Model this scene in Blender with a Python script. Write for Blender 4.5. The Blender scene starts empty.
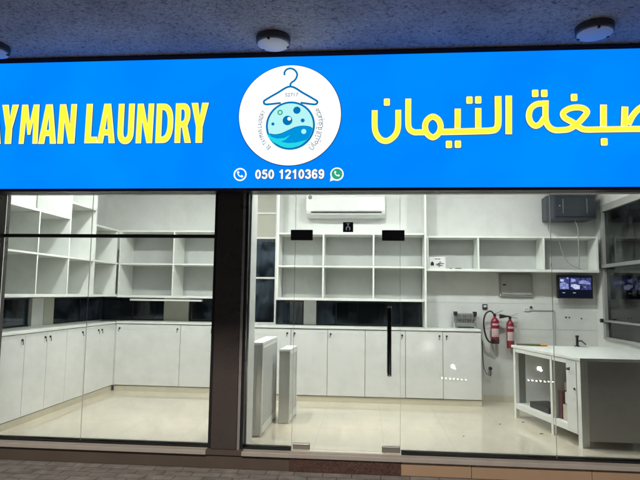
import bpy, bmesh, math, random
from mathutils import Vector, Matrix
random.seed(7)
SC = bpy.context.scene
COL = SC.collection
rad = math.radians

# ------------------------------------------------------------------ materials
def nodes(name):
    m = bpy.data.materials.new(name); m.use_nodes = True
    nt = m.node_tree; nt.nodes.clear()
    out = nt.nodes.new('ShaderNodeOutputMaterial')
    return m, nt, out
def N(nt, t, **kw):
    n = nt.nodes.new(t)
    for k, v in kw.items():
        if k in n.inputs: n.inputs[k].default_value = v
        else: setattr(n, k, v)
    return n
def pbr(name, col, rough=.5, metal=0, spec=.5, var=0, vscale=6, bump=0, bscale=60, rvar=0, coat=0, col2=None):
    m, nt, out = nodes(name)
    b = nt.nodes.new('ShaderNodeBsdfPrincipled')
    b.inputs['Base Color'].default_value = (*col, 1)
    b.inputs['Roughness'].default_value = rough
    b.inputs['Metallic'].default_value = metal
    b.inputs['Specular IOR Level'].default_value = spec
    b.inputs['Coat Weight'].default_value = coat
    b.inputs['Coat Roughness'].default_value = .05
    nt.links.new(b.outputs[0], out.inputs[0])
    tc = nt.nodes.new('ShaderNodeTexCoord')
    if var or rvar:
        n = N(nt, 'ShaderNodeTexNoise', Scale=vscale, Detail=6.0, Roughness=.6)
        nt.links.new(tc.outputs['Object'], n.inputs['Vector'])
        if var:
            mx = nt.nodes.new('ShaderNodeMix'); mx.data_type = 'RGBA'
            c2 = col2 or tuple(max(0, c*(1-var)) for c in col)
            mx.inputs[6].default_value = (*c2, 1)
            mx.inputs[7].default_value = (*[min(1, c*(1+var*.4)) for c in col], 1)
            nt.links.new(n.outputs['Fac'], mx.inputs[0]); nt.links.new(mx.outputs[2], b.inputs['Base Color'])
        if rvar:
            mr = nt.nodes.new('ShaderNodeMapRange')
            mr.inputs[1].default_value = .3; mr.inputs[2].default_value = .7
            mr.inputs[3].default_value = max(.02, rough-rvar); mr.inputs[4].default_value = rough+rvar
            nt.links.new(n.outputs['Fac'], mr.inputs[0]); nt.links.new(mr.outputs[0], b.inputs['Roughness'])
    if bump:
        n2 = N(nt, 'ShaderNodeTexNoise', Scale=bscale, Detail=5.0)
        nt.links.new(tc.outputs['Object'], n2.inputs['Vector'])
        bp = nt.nodes.new('ShaderNodeBump'); bp.inputs['Strength'].default_value = bump; bp.inputs['Distance'].default_value = .01
        nt.links.new(n2.outputs['Fac'], bp.inputs['Height']); nt.links.new(bp.outputs[0], b.inputs['Normal'])
    return m
def emit(name, col, s=1, var=0, vscale=1.5):
    m, nt, out = nodes(name)
    e = N(nt, 'ShaderNodeEmission'); e.inputs[0].default_value = (*col, 1); e.inputs[1].default_value = s
    if var:
        tc = nt.nodes.new('ShaderNodeTexCoord'); n = N(nt, 'ShaderNodeTexNoise', Scale=vscale, Detail=2.0)
        mr = nt.nodes.new('ShaderNodeMapRange')
        mr.inputs[1].default_value = .35; mr.inputs[2].default_value = .65
        mr.inputs[3].default_value = s*(1-var); mr.inputs[4].default_value = s*(1+var)
        nt.links.new(tc.outputs['Object'], n.inputs['Vector']); nt.links.new(n.outputs['Fac'], mr.inputs[0]); nt.links.new(mr.outputs[0], e.inputs[1])
    nt.links.new(e.outputs[0], out.inputs[0])
    return m
def glass(name, tint=(.93, .96, .95), rough=.0, ior=1.45, smudge_sheen=.0, dirt_sheen=(.5, .55, .55)):
    m, nt, out = nodes(name)
    t = nt.nodes.new('ShaderNodeBsdfTransparent'); t.inputs[0].default_value = (*tint, 1)
    g = nt.nodes.new('ShaderNodeBsdfGlossy'); g.inputs['Roughness'].default_value = rough
    f = nt.nodes.new('ShaderNodeFresnel'); f.inputs[0].default_value = ior
    mx = nt.nodes.new('ShaderNodeMixShader')
    nt.links.new(f.outputs[0], mx.inputs[0]); nt.links.new(t.outputs[0], mx.inputs[1]); nt.links.new(g.outputs[0], mx.inputs[2])
    last = mx
    if smudge_sheen:
        d = nt.nodes.new('ShaderNodeBsdfDiffuse'); d.inputs[0].default_value = (*dirt_sheen, 1)
        tc = nt.nodes.new('ShaderNodeTexCoord'); n = N(nt, 'ShaderNodeTexNoise', Scale=3.0, Detail=8.0, Roughness=.7)
        mr = nt.nodes.new('ShaderNodeMapRange')
        mr.inputs[1].default_value = .45; mr.inputs[2].default_value = .8; mr.inputs[3].default_value = 0; mr.inputs[4].default_value = smudge_sheen
        nt.links.new(tc.outputs['Object'], n.inputs['Vector']); nt.links.new(n.outputs['Fac'], mr.inputs[0])
        m2 = nt.nodes.new('ShaderNodeMixShader')
        nt.links.new(mr.outputs[0], m2.inputs[0]); nt.links.new(mx.outputs[0], m2.inputs[1]); nt.links.new(d.outputs[0], m2.inputs[2])
        last = m2
    nt.links.new(last.outputs[0], out.inputs[0])
    return m
def tiles(name, c1, c2, mortar, w, h, ms, rough, plane='XY', offset=0, bump=.3, var=.15, vscale=3, rmix=0, squash=1):
    m, nt, out = nodes(name)
    b = nt.nodes.new('ShaderNodeBsdfPrincipled'); b.inputs['Roughness'].default_value = rough
    tc = nt.nodes.new('ShaderNodeTexCoord')
    sep = nt.nodes.new('ShaderNodeSeparateXYZ'); cmb = nt.nodes.new('ShaderNodeCombineXYZ')
    nt.links.new(tc.outputs['Object'], sep.inputs[0])
    i, j = {'XY': (0, 1), 'XZ': (0, 2), 'YZ': (1, 2)}[plane]
    nt.links.new(sep.outputs[i], cmb.inputs[0]); nt.links.new(sep.outputs[j], cmb.inputs[1])
    br = nt.nodes.new('ShaderNodeTexBrick')
    br.offset = offset; br.squash = squash
    br.inputs['Color1'].default_value = (*c1, 1); br.inputs['Color2'].default_value = (*c2, 1); br.inputs['Mortar'].default_value = (*mortar, 1)
    br.inputs['Scale'].default_value = 1; br.inputs['Brick Width'].default_value = w; br.inputs['Row Height'].default_value = h
    br.inputs['Mortar Size'].default_value = ms; br.inputs['Mortar Smooth'].default_value = .2
    nt.links.new(cmb.outputs[0], br.inputs['Vector'])
    n = N(nt, 'ShaderNodeTexNoise', Scale=vscale, Detail=7.0, Roughness=.65)
    nt.links.new(tc.outputs['Object'], n.inputs['Vector'])
    mr = nt.nodes.new('ShaderNodeMapRange'); mr.inputs[1].default_value = .3; mr.inputs[2].default_value = .7
    mr.inputs[3].default_value = 1-var; mr.inputs[4].default_value = 1+var
    nt.links.new(n.outputs['Fac'], mr.inputs[0])
    mul = nt.nodes.new('ShaderNodeVectorMath'); mul.operation = 'SCALE'
    nt.links.new(br.outputs['Color'], mul.inputs[0]); nt.links.new(mr.outputs[0], mul.inputs['Scale'])
    nt.links.new(mul.outputs[0], b.inputs['Base Color'])
    if rmix:
        r2 = nt.nodes.new('ShaderNodeMapRange'); r2.inputs[1].default_value = .3; r2.inputs[2].default_value = .7
        r2.inputs[3].default_value = max(.03, rough-rmix); r2.inputs[4].default_value = rough+rmix
        nt.links.new(n.outputs['Fac'], r2.inputs[0]); nt.links.new(r2.outputs[0], b.inputs['Roughness'])
    bp = nt.nodes.new('ShaderNodeBump'); bp.inputs['Strength'].default_value = bump; bp.inputs['Distance'].default_value = .004; bp.invert = True
    nt.links.new(br.outputs['Fac'], bp.inputs['Height']); nt.links.new(bp.outputs[0], b.inputs['Normal'])
    nt.links.new(b.outputs[0], out.inputs[0])
    return m

def stucco_mat():
    m, nt, out = nodes('stucco')
    b = nt.nodes.new('ShaderNodeBsdfPrincipled'); b.inputs['Roughness'].default_value = .9
    tc = nt.nodes.new('ShaderNodeTexCoord')
    mp = nt.nodes.new('ShaderNodeMapping'); mp.inputs['Scale'].default_value = (1.0, 1.0, 1.0)
    nt.links.new(tc.outputs['Object'], mp.inputs[0])
    v = N(nt, 'ShaderNodeTexNoise', Scale=32.0, Detail=8.0, Roughness=.75, Distortion=.9)
    v2 = N(nt, 'ShaderNodeTexNoise', Scale=2.2, Detail=3.0)
    vo = N(nt, 'ShaderNodeTexVoronoi', Scale=32.0)
    for q in (v, v2, vo): nt.links.new(mp.outputs[0], q.inputs['Vector'])
    cr = nt.nodes.new('ShaderNodeValToRGB')
    cr.color_ramp.elements[0].position = .36; cr.color_ramp.elements[0].color = (.15, .155, .17, 1)  # small shadows of the pits painted into the colour
    cr.color_ramp.elements[1].position = .50; cr.color_ramp.elements[1].color = (.56, .55, .54, 1)
    nt.links.new(v.outputs['Fac'], cr.inputs[0])
    mr = nt.nodes.new('ShaderNodeMapRange'); mr.inputs[1].default_value = .3; mr.inputs[2].default_value = .7; mr.inputs[3].default_value = .8; mr.inputs[4].default_value = 1.15
    nt.links.new(v2.outputs['Fac'], mr.inputs[0])
    mul = nt.nodes.new('ShaderNodeVectorMath'); mul.operation = 'SCALE'
    nt.links.new(cr.outputs[0], mul.inputs[0]); nt.links.new(mr.outputs[0], mul.inputs['Scale'])
    nt.links.new(mul.outputs[0], b.inputs['Base Color'])
    ad = nt.nodes.new('ShaderNodeMath'); ad.operation = 'ADD'
    nt.links.new(v.outputs['Fac'], ad.inputs[0]); nt.links.new(vo.outputs['Distance'], ad.inputs[1])
    bp = nt.nodes.new('ShaderNodeBump'); bp.inputs['Strength'].default_value = .9; bp.inputs['Distance'].default_value = .02
    nt.links.new(ad.outputs[0], bp.inputs['Height']); nt.links.new(bp.outputs[0], b.inputs['Normal'])
    nt.links.new(b.outputs[0], out.inputs[0])
    return m
def granite_mat(name, base, dark, scale=140):
    m, nt, out = nodes(name)
    b = nt.nodes.new('ShaderNodeBsdfPrincipled'); b.inputs['Roughness'].default_value = .3
    tc = nt.nodes.new('ShaderNodeTexCoord')
    v = N(nt, 'ShaderNodeTexVoronoi', Scale=float(scale)); n = N(nt, 'ShaderNodeTexNoise', Scale=30.0, Detail=6.0)
    nt.links.new(tc.outputs['Object'], v.inputs['Vector']); nt.links.new(tc.outputs['Object'], n.inputs['Vector'])
    mx = nt.nodes.new('ShaderNodeMix'); mx.data_type = 'RGBA'
    mx.inputs[6].default_value = (*dark, 1); mx.inputs[7].default_value = (*base, 1)
    sp = nt.nodes.new('ShaderNodeSeparateColor'); nt.links.new(v.outputs['Color'], sp.inputs[0])
    ad = nt.nodes.new('ShaderNodeMath'); ad.operation = 'MULTIPLY'; nt.links.new(sp.outputs[0], ad.inputs[0]); nt.links.new(n.outputs['Fac'], ad.inputs[1])
    m2 = nt.nodes.new('ShaderNodeMath'); m2.operation = 'MULTIPLY'; m2.inputs[1].default_value = 1.9; nt.links.new(ad.outputs[0], m2.inputs[0])
    nt.links.new(m2.outputs[0], mx.inputs[0]); nt.links.new(mx.outputs[2], b.inputs['Base Color'])
    nt.links.new(b.outputs[0], out.inputs[0])
    return m

M = {}
M['wall'] = pbr('wall_paint', (.71, .72, .70), .55, var=.05, vscale=2.5, bump=.06, bscale=120)
M['ceil'] = pbr('ceiling_paint', (.72, .73, .70), .8)
M['lam'] = pbr('white_laminate', (.76, .77, .755), .085, spec=.5, rvar=.02, vscale=3.5)
M['lamedge'] = pbr('laminate_edge', (.82, .84, .80), .35)
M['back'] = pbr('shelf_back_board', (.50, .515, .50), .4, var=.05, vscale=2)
M['plinth'] = pbr('cream_plinth', (.62, .58, .46), .4, var=.08)
M['grey'] = pbr('grey_laminate', (.22, .23, .22), .35, var=.06, vscale=4)
M['grey2'] = pbr('light_grey_laminate', (.50, .51, .49), .35, var=.06, vscale=4)
M['grey3'] = pbr('counter_front', (.46, .45, .43), .22, spec=.6, var=.06, vscale=4)
M['gap'] = pbr('dark_gap', (.05, .05, .048), .8)
M['dark'] = pbr('black_aluminium', (.012, .013, .018), .35, spec=.4, rvar=.08)
M['bronze'] = pbr('brown_cladding', (.055, .047, .047), .30, spec=.5, var=.12, vscale=5, rvar=.1)
M['alu'] = pbr('brushed_aluminium', (.50, .50, .50), .35, metal=.8, rvar=.1, vscale=20)
M['chrome'] = pbr('chrome', (.75, .75, .76), .12, metal=1)
M['steel'] = pbr('satin_steel', (.42, .42, .40), .32, metal=.9)
M['hnd'] = pbr('dark_polished_metal', (.05, .05, .055), .12, metal=.9)
M['black'] = pbr('black_plastic', (.014, .014, .016), .4)
M['navy'] = pbr('cabinet_steel', (.030, .036, .052), .42, var=.1)
M['navy2'] = pbr('cabinet_smoked_door', (.012, .018, .030), .12)
M['white'] = pbr('white_plastic', (.75, .76, .74), .35)
M['acw'] = pbr('air_conditioner_plastic', (.78, .79, .77), .3)
M['red'] = pbr('red_enamel', (.26, .010, .028), .25, coat=.4, var=.1)
M['paper'] = pbr('paper_label', (.66, .64, .62), .6, var=.35, vscale=34, col2=(.34, .12, .13))
M['panelgrey'] = pbr('painted_grey_steel', (.30, .30, .285), .45, var=.04)
M['panelgrey2'] = pbr('grey_steel_door', (.345, .345, .33), .45, var=.04)
M['stucco'] = stucco_mat()
M['floor'] = tiles('polished_porcelain', (.66, .60, .48), (.645, .585, .47), (.50, .45, .36), .6, .6, .0016, .085, var=.05, vscale=1.3, bump=.1, rmix=.035)
M['paver'] = tiles('concrete_pavers', (.19, .185, .18), (.15, .147, .144), (.09, .087, .084), .23, .105, .005, .85, offset=.5, bump=.9, var=.35, vscale=9)
M['asphalt'] = pbr('asphalt', (.05, .05, .05), .9, var=.3, vscale=30, bump=.5, bscale=150)
M['granite'] = granite_mat('red_granite', (.13, .075, .065), (.02, .013, .013), 230)
M['riser_l'] = pbr('grey_brown_stone', (.085, .070, .060), .45, var=.3, vscale=4)
M['riser_r'] = pbr('beige_tile', (.36, .26, .18), .38, var=.16, vscale=5)
M['ledge'] = pbr('threshold_stone', (.36, .345, .33), .35, var=.2, vscale=8)
M['glass'] = glass('shopfront_glass', (.955, .965, .955), ior=1.5, smudge_sheen=.07)
M['wglass'] = glass('window_glass', (.60, .68, .72), ior=1.6, smudge_sheen=.6, dirt_sheen=(.20, .26, .34))  # diffuse layer paints the bluish murk and reflections of the strip windows
M['wglass2'] = glass('side_window_glass', (.34, .38, .38), ior=1.7, smudge_sheen=.75, dirt_sheen=(.15, .17, .165))  # grey diffuse layer paints in the pale reflection of the room
M['blind'] = pbr('beige_blind', (.47, .47, .40), .7, var=.08)
M['sheet'] = pbr('plastic_sheet', (.16, .20, .24), .3, var=.5, vscale=18)
M['alley'] = pbr('dark_block_wall', (.22, .26, .30), .9, var=.4, vscale=3)
M['blue'] = emit('sign_blue_acrylic', (.0, .185, .88), 1.38, var=.09, vscale=1.1)
M['yellow'] = emit('sign_yellow_acrylic', (1.0, .94, .05), 1.05, var=.04, vscale=3)
M['rim'] = emit('letter_rim_glow', (.98, .98, .50), 1.0)
M['outline'] = pbr('letter_return', (.0, .05, .13), .5)
M['swhite'] = emit('sign_white_acrylic', (.94, .985, 1.0), 1.1)
M['sblue'] = emit('logo_blue', (.0, .20, .52), .9)
M['sblue2'] = emit('logo_bright_blue', (.0, .30, .74), 1)
M['scyan'] = emit('logo_cyan', (.02, .70, .80), 1)
M['spale'] = emit('logo_pale_cyan', (.48, .93, .93), 1)
M['sgreen'] = emit('logo_green', (.03, .40, .22), 1)
M['sgrey'] = emit('logo_grey', (.16, .18, .22), 1)
M['sdgrey'] = emit('logo_dark_grey', (.05, .06, .09), 1)
M['signframe'] = pbr('sign_frame', (.012, .016, .05), .35, spec=.5)
M['lampdisc'] = pbr('frosted_lamp_cover', (.62, .62, .64), .4)
M['lampring'] = pbr('lamp_ring', (.05, .05, .055), .5)
M['scr'] = emit('screen_dark', (.006, .008, .02), 1)
M['scr2'] = emit('screen_lavender', (.30, .34, .72), 1, var=.35, vscale=28)
M['scr3'] = emit('screen_white', (.62, .66, .95), 1, var=.3, vscale=40)
M['scr4'] = emit('screen_blue', (.05, .06, .19), 1, var=.5, vscale=30)
M['led'] = emit('ceiling_led', (.965, 1, .985), 700)
M['litwin'] = emit('lit_window', (1, .78, .50), .30, var=.5, vscale=2)
M['darkwin'] = pbr('unlit_window', (.02, .025, .03), .1)
M['head'] = emit('headlight_lens', (1, .96, .9), 110)
M['orange'] = pbr('orange_plastic', (.55, .25, .05), .5)
M['green'] = pbr('olive_handle', (.08, .085, .03), .6)
M['brown'] = pbr('cardboard', (.30, .22, .14), .8, var=.1)
M['cream'] = pbr('cream_cloth', (.62, .57, .47), .8, var=.15, vscale=20)
M['maroon'] = pbr('maroon_cloth', (.10, .03, .03), .8)
M['car'] = pbr('car_paint', (.25, .26, .28), .25, metal=.5, coat=.6)
M['tyre'] = pbr('rubber', (.02, .02, .02), .85)
M['canopy'] = pbr('facade_paint', (.35, .34, .32), .8, var=.1)

# ------------------------------------------------------------------ mesh helpers
def link(o, parent=None):
    COL.objects.link(o)
    if parent: o.parent = parent
    return o
def tag(o, label=None, cat=None, group=None, kind=None):
    if label: o['label'] = label
    if cat: o['category'] = cat
    if group: o['group'] = group
    if kind: o['kind'] = kind
    return o
def empty(name, label, cat, loc=(0, 0, 0), group=None, kind=None):
    o = bpy.data.objects.new(name, None); link(o); o.location = loc; o.empty_display_size = .1
    return tag(o, label, cat, group, kind)
class MB:
    def __init__(s): s.v = []; s.f = []; s.sm = []
    def add(s, vs, fs, smooth=False):
        n = len(s.v); s.v += [tuple(v) for v in vs]; s.f += [tuple(i+n for i in f) for f in fs]; s.sm += [smooth]*len(fs); return s
    def box(s, x0, x1, y0, y1, z0, z1):
        vs = [(x, y, z) for z in (z0, z1) for y in (y0, y1) for x in (x0, x1)]
        return s.add(vs, [(0, 2, 3, 1), (4, 5, 7, 6), (0, 1, 5, 4), (2, 6, 7, 3), (0, 4, 6, 2), (1, 3, 7, 5)])
    def prism(s, pts, z0, z1):       # xy outline CCW
        n = len(pts); vs = [(x, y, z0) for x, y in pts]+[(x, y, z1) for x, y in pts]
        return s.add(vs, [tuple(range(n-1, -1, -1)), tuple(range(n, 2*n))]+[(i, (i+1) % n, n+(i+1) % n, n+i) for i in range(n)])
    def prismY(s, pts, y0, y1):      # xz outline CCW seen from -Y, y0 front
        n = len(pts); vs = [(x, y0, z) for x, z in pts]+[(x, y1, z) for x, z in pts]
        return s.add(vs, [tuple(range(n)), tuple(range(2*n-1, n-1, -1))]+[(i, n+i, n+(i+1) % n, (i+1) % n) for i in range(n)])
    def prismX(s, pts, x0, x1):      # yz outline
        n = len(pts); vs = [(x0, y, z) for y, z in pts]+[(x1, y, z) for y, z in pts]
        return s.add(vs, [tuple(range(n-1, -1, -1)), tuple(range(n, 2*n))]+[(i, (i+1) % n, n+(i+1) % n, n+i) for i in range(n)])
    def lathe(s, prof, c=(0, 0, 0), seg=20, axis='Z'):
        cx, cy, cz = c; vs = []
        for r, h in prof:
            for k in range(seg):
                a = 2*math.pi*k/seg; u, w = r*math.cos(a), r*math.sin(a)
                vs.append({'Z': (cx+u, cy+w, cz+h), 'Y': (cx+u, cy+h, cz+w), 'X': (cx+h, cy+u, cz+w)}[axis])
        fs = [(i*seg+k, i*seg+(k+1) % seg, (i+1)*seg+(k+1) % seg, (i+1)*seg+k) for i in range(len(prof)-1) for k in range(seg)]
        fs += [tuple(range(seg-1, -1, -1)), tuple((len(prof)-1)*seg+k for k in range(seg))]
        return s.add(vs, fs, True)
    def tube(s, pts, r, seg=8):
        P = [Vector(p) for p in pts]; vs = []; up = Vector((.13, .21, .97))
        for i, p in enumerate(P):
            t = (P[min(i+1, len(P)-1)]-P[max(i-1, 0)]).normalized()
            a = t.cross(up)
            if a.length < .1: a = t.cross(Vector((1, 0, 0)))
            a.normalize(); b = t.cross(a)
            rr = r[i] if isinstance(r, (list, tuple)) else r
            vs += [p+(a*math.cos(2*math.pi*k/seg)+b*math.sin(2*math.pi*k/seg))*rr for k in range(seg)]
        fs = [(i*seg+k, i*seg+(k+1) % seg, (i+1)*seg+(k+1) % seg, (i+1)*seg+k) for i in range(len(P)-1) for k in range(seg)]
        fs += [tuple(range(seg)), tuple((len(P)-1)*seg+k for k in range(seg-1, -1, -1))]
        return s.add(vs, fs, True)
    def build(s, name, mat, parent=None, bevel=0, loc=None):
        me = bpy.data.meshes.new(name); me.from_pydata(s.v, [], s.f); me.update()
        bm = bmesh.new(); bm.from_mesh(me); bmesh.ops.recalc_face_normals(bm, faces=bm.faces[:]); bm.to_mesh(me); bm.free()
        if any(s.sm):
            me.polygons.foreach_set('use_smooth', s.sm)
            try: me.set_sharp_from_angle(angle=rad(40))
            except Exception: pass
        me.materials.append(mat if not isinstance(mat, str) else M[mat])
        o = bpy.data.objects.new(name, me); link(o, parent)
        if parent is not None:
            # vertices are given in world space: undo the parent's position
            off = Vector((0, 0, 0)); q = parent
            while q: off += q.location; q = q.parent
            for v in me.vertices: v.co -= off
        else:
            # origin at the bottom centre
            xs = [v.co.x for v in me.vertices]; ys = [v.co.y for v in me.vertices]; zs = [v.co.z for v in me.vertices]
            c = Vector(((min(xs)+max(xs))/2, (min(ys)+max(ys))/2, min(zs)))
            for v in me.vertices: v.co -= c
            o.location = c
        if bevel:
            b = o.modifiers.new('bevel', 'BEVEL'); b.width = bevel; b.segments = 2; b.limit_method = 'ANGLE'; b.harden_normals = False
        return o
def box(name, mat, parent, x0, x1, y0, y1, z0, z1, bevel=0):
    return MB().box(x0, x1, y0, y1, z0, z1).build(name, mat, parent, bevel)
def smooth_path(pts, closed=False, n=5):
    P = [Vector((*p, 0)) if len(p) == 2 else Vector(p) for p in pts]; out = []
    L = len(P); rng = range(L) if closed else range(L-1)
    for i in rng:
        p0 = P[(i-1) % L] if closed or i > 0 else P[0]*2-P[1]
        p1 = P[i]; p2 = P[(i+1) % L]; p3 = P[(i+2) % L] if closed or i+2 < L else P[-1]*2-P[-2]
        for k in range(n):
            t = k/n
            # centripetal-ish Catmull-Rom with low overshoot
            m1 = (p2-p0)*.5; m2 = (p3-p1)*.5; d = (p2-p1).length
            for mm in (m1, m2):
                if mm.length > d*1.15: mm *= d*1.15/mm.length
            h = (2*t**3-3*t*t+1, t**3-2*t*t+t, -2*t**3+3*t*t, t**3-t*t)
            out.append(p1*h[0]+m1*h[1]+p2*h[2]+m2*h[3])
    if not closed: out.append(P[-1])
    return out
def ribbon(mb, pts, w, yf, yb, closed=False, cap=0, sm=True):
    if closed and pts[0] == pts[-1]: pts = pts[:-1]
    """flat stroke in the XZ plane (points are x,z), from yf (front) back to yb"""
    P = smooth_path(pts, closed) if sm else [Vector((*p, 0)) for p in pts]
    n = len(P); L = []; R = []
    for i, p in enumerate(P):
        a = P[(i-1) % n] if closed or i > 0 else P[0]
        b = P[(i+1) % n] if closed or i < n-1 else P[-1]
        d1 = (p-a); d2 = (b-p)
        if d1.length < 1e-9: d1 = d2
        if d2.length < 1e-9: d2 = d1
        d1 = d1.normalized(); d2 = d2.normalized(); t = (d1+d2)
        t = t.normalized() if t.length > 1e-6 else d1
        nn = Vector((-t.y, t.x, 0)); k = 1/max(.6, abs(t.dot(d1)))
        if not closed and cap and i == 0: p = p-d2*cap
        if not closed and cap and i == n-1: p = p+d1*cap
        L.append(p+nn*w/2*k); R.append(p-nn*w/2*k)
    vs = [(q.x, yf, q.y) for q in L]+[(q.x, yf, q.y) for q in R]+[(q.x, yb, q.y) for q in L]+[(q.x, yb, q.y) for q in R]
    fs = []
    for i in (range(n) if closed else range(n-1)):
        j = (i+1) % n
        fs += [(i, j, n+j, n+i), (2*n+i, 3*n+i, 3*n+j, 2*n+j), (i, 2*n+i, 2*n+j, j), (n+i, n+j, 3*n+j, 3*n+i)]
    if not closed: fs += [(0, n, 3*n, 2*n), (n-1, 3*n-1, 4*n-1, 2*n-1)]
    mb.add(vs, fs)
    return mb
def poly(pts, yf, yb):
    return MB().prismY([(p[0], p[1]) for p in pts], yf, yb)
def disc(mb, cx, cz, r, yf, yb, seg=40):
    return mb.prismY([(cx+r*math.cos(2*math.pi*k/seg), cz+r*math.sin(2*math.pi*k/seg)) for k in range(seg)], yf, yb)
def ring(mb, cx, cz, r, w, yf, yb, seg=48):
    return ribbon(mb, [(cx+r*math.cos(2*math.pi*k/seg), cz+r*math.sin(2*math.pi*k/seg)) for k in range(seg)], w, yf, yb, closed=True, sm=False)
def glyph(text, off=0.0, thick=.004):
    cu = bpy.data.curves.new('glyph', 'FONT'); cu.body = text; cu.size = 1; cu.offset = off; cu.extrude = thick/2; cu.resolution_u = 6
    o = bpy.data.objects.new('glyph', cu); COL.objects.link(o)
    dg = bpy.context.evaluated_depsgraph_get(); dg.update()
    me = bpy.data.meshes.new_from_object(o.evaluated_get(dg))
    vs = [tuple(v.co) for v in me.vertices]; fs = [tuple(p.vertices) for p in me.polygons]
    bpy.data.objects.remove(o); bpy.data.curves.remove(cu); bpy.data.meshes.remove(me)
    return vs, fs
def put_glyph(mb, text, x0, x1, z0, z1, yf, off=0.0, thick=.004, grow=0):
    vs, fs = glyph(text, off, thick)
    ax, bx = min(v[0] for v in vs), max(v[0] for v in vs); az, bz = min(v[1] for v in vs), max(v[1] for v in vs)
    x0 -= grow; x1 += grow; z0 -= grow; z1 += grow
    out = [(x0+(v[0]-ax)/(bx-ax)*(x1-x0), yf+thick/2-v[2], z0+(v[1]-az)/(bz-az)*(z1-z0)) for v in vs]
    return mb.add(out, fs)

ARAB = [[[[0.0567, 2.8368], [0.0572, 2.6957], [0.0699, 2.6356], [0.1057, 2.5873], [0.1513, 2.5724], [0.1942, 2.5898], [0.2339, 2.6336], [0.2504, 2.6932], [0.2522, 2.8372]], 0.0513], [[[0.3351, 2.9322], [0.3346, 2.7177], [0.3452, 2.6706], [0.3821, 2.6446], [0.4232, 2.6433], [0.4723, 2.6427]], 0.0513], [[[0.4718, 2.6903], [0.4893, 2.7454], [0.5362, 2.7746], [0.5826, 2.7441], [0.5993, 2.6886], [0.5817, 2.6312], [0.535, 2.5995], [0.4886, 2.6323], [0.4718, 2.6903]], 0.0513], [[[0.5867, 2.6438], [0.6762, 2.6444], [0.7573, 2.6451], [0.9188, 2.6474], [0.9992, 2.6497], [1.0435, 2.6618], [1.0628, 2.7078], [1.0669, 2.9406]], 0.0554], [[[0.7392, 2.8397], [0.738, 2.7292], [0.7357, 2.6699]], 0.0522], [[[0.9055, 2.8421], [0.904, 2.7353], [0.9031, 2.672]], 0.0522], [[[1.1522, 2.9433], [1.1491, 2.7825], [1.1458, 2.6177]], 0.0538], [[[1.4449, 2.8975], [1.441, 2.7445], [1.4614, 2.6815], [1.5078, 2.6492], [1.5707, 2.6476], [1.6219, 2.6553], [1.6737, 2.6862], [1.7302, 2.7404], [1.7664, 2.7965], [1.7253, 2.8306], [1.6468, 2.8302], [1.5844, 2.796], [1.5894, 2.7524], [1.651, 2.7115], [1.693, 2.676], [1.7429, 2.6504], [1.8673, 2.6489], [2.0607, 2.6497], [2.2527, 2.6522], [2.3226, 2.6784], [2.3566, 2.7561], [2.3254, 2.8267], [2.2535, 2.8486], [2.1833, 2.8249], [2.123, 2.7637], [2.0814, 2.6858]], 0.0505], [[[1.4426, 2.8705], [1.3743, 2.8666], [1.3265, 2.8303], [1.3092, 2.7717], [1.3222, 2.716], [1.3587, 2.6854], [1.3988, 2.7033], [1.4317, 2.7531]], 0.0505], [[[1.8972, 2.8545], [1.8933, 2.7463], [1.8905, 2.6676]], 0.0538], [[[2.0626, 2.8351], [2.0567, 2.744], [2.0505, 2.6655]], 0.0538], [[[2.2984, 2.65], [2.39, 2.6521], [2.4525, 2.689], [2.4666, 2.7462], [2.5106, 2.7908], [2.558, 2.7531], [2.5623, 2.6875], [2.5185, 2.6431], [2.4665, 2.6642]], 0.0505]]
DOTS = [[0.1574, 2.9051], [0.6646, 2.5382], [0.7375, 2.5391], [0.8352, 2.9106], [0.9065, 2.9111], [1.3638, 2.9581], [1.4361, 2.9567], [1.6699, 2.9179], [1.8924, 2.5462]]
LAT = [["E", -4.0245, -3.8996, 2.5851, 2.9424], ["L", -3.8708, -3.7561, 2.5835, 2.94], ["T", -3.71, -3.5474, 2.5834, 2.9397], ["A", -3.4009, -3.2337, 2.5824, 2.9368], ["Y", -3.2424, -3.0881, 2.5823, 2.9376], ["M", -3.0649, -2.8886, 2.5807, 2.9356], ["A", -2.8849, -2.7216, 2.5789, 2.9346], ["N", -2.7089, -2.5485, 2.5789, 2.9335], ["L", -2.462, -2.3484, 2.5799, 2.9328], ["A", -2.3484, -2.1874, 2.5787, 2.9319], ["U", -2.1674, -2.0217, 2.5733, 2.9291], ["N", -2.0004, -1.8485, 2.5751, 2.9271], ["D", -1.8246, -1.6728, 2.575, 2.925], ["R", -1.6551, -1.5095, 2.5742, 2.9249], ["Y", -1.5174, -1.3645, 2.5735, 2.9258]]
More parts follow.
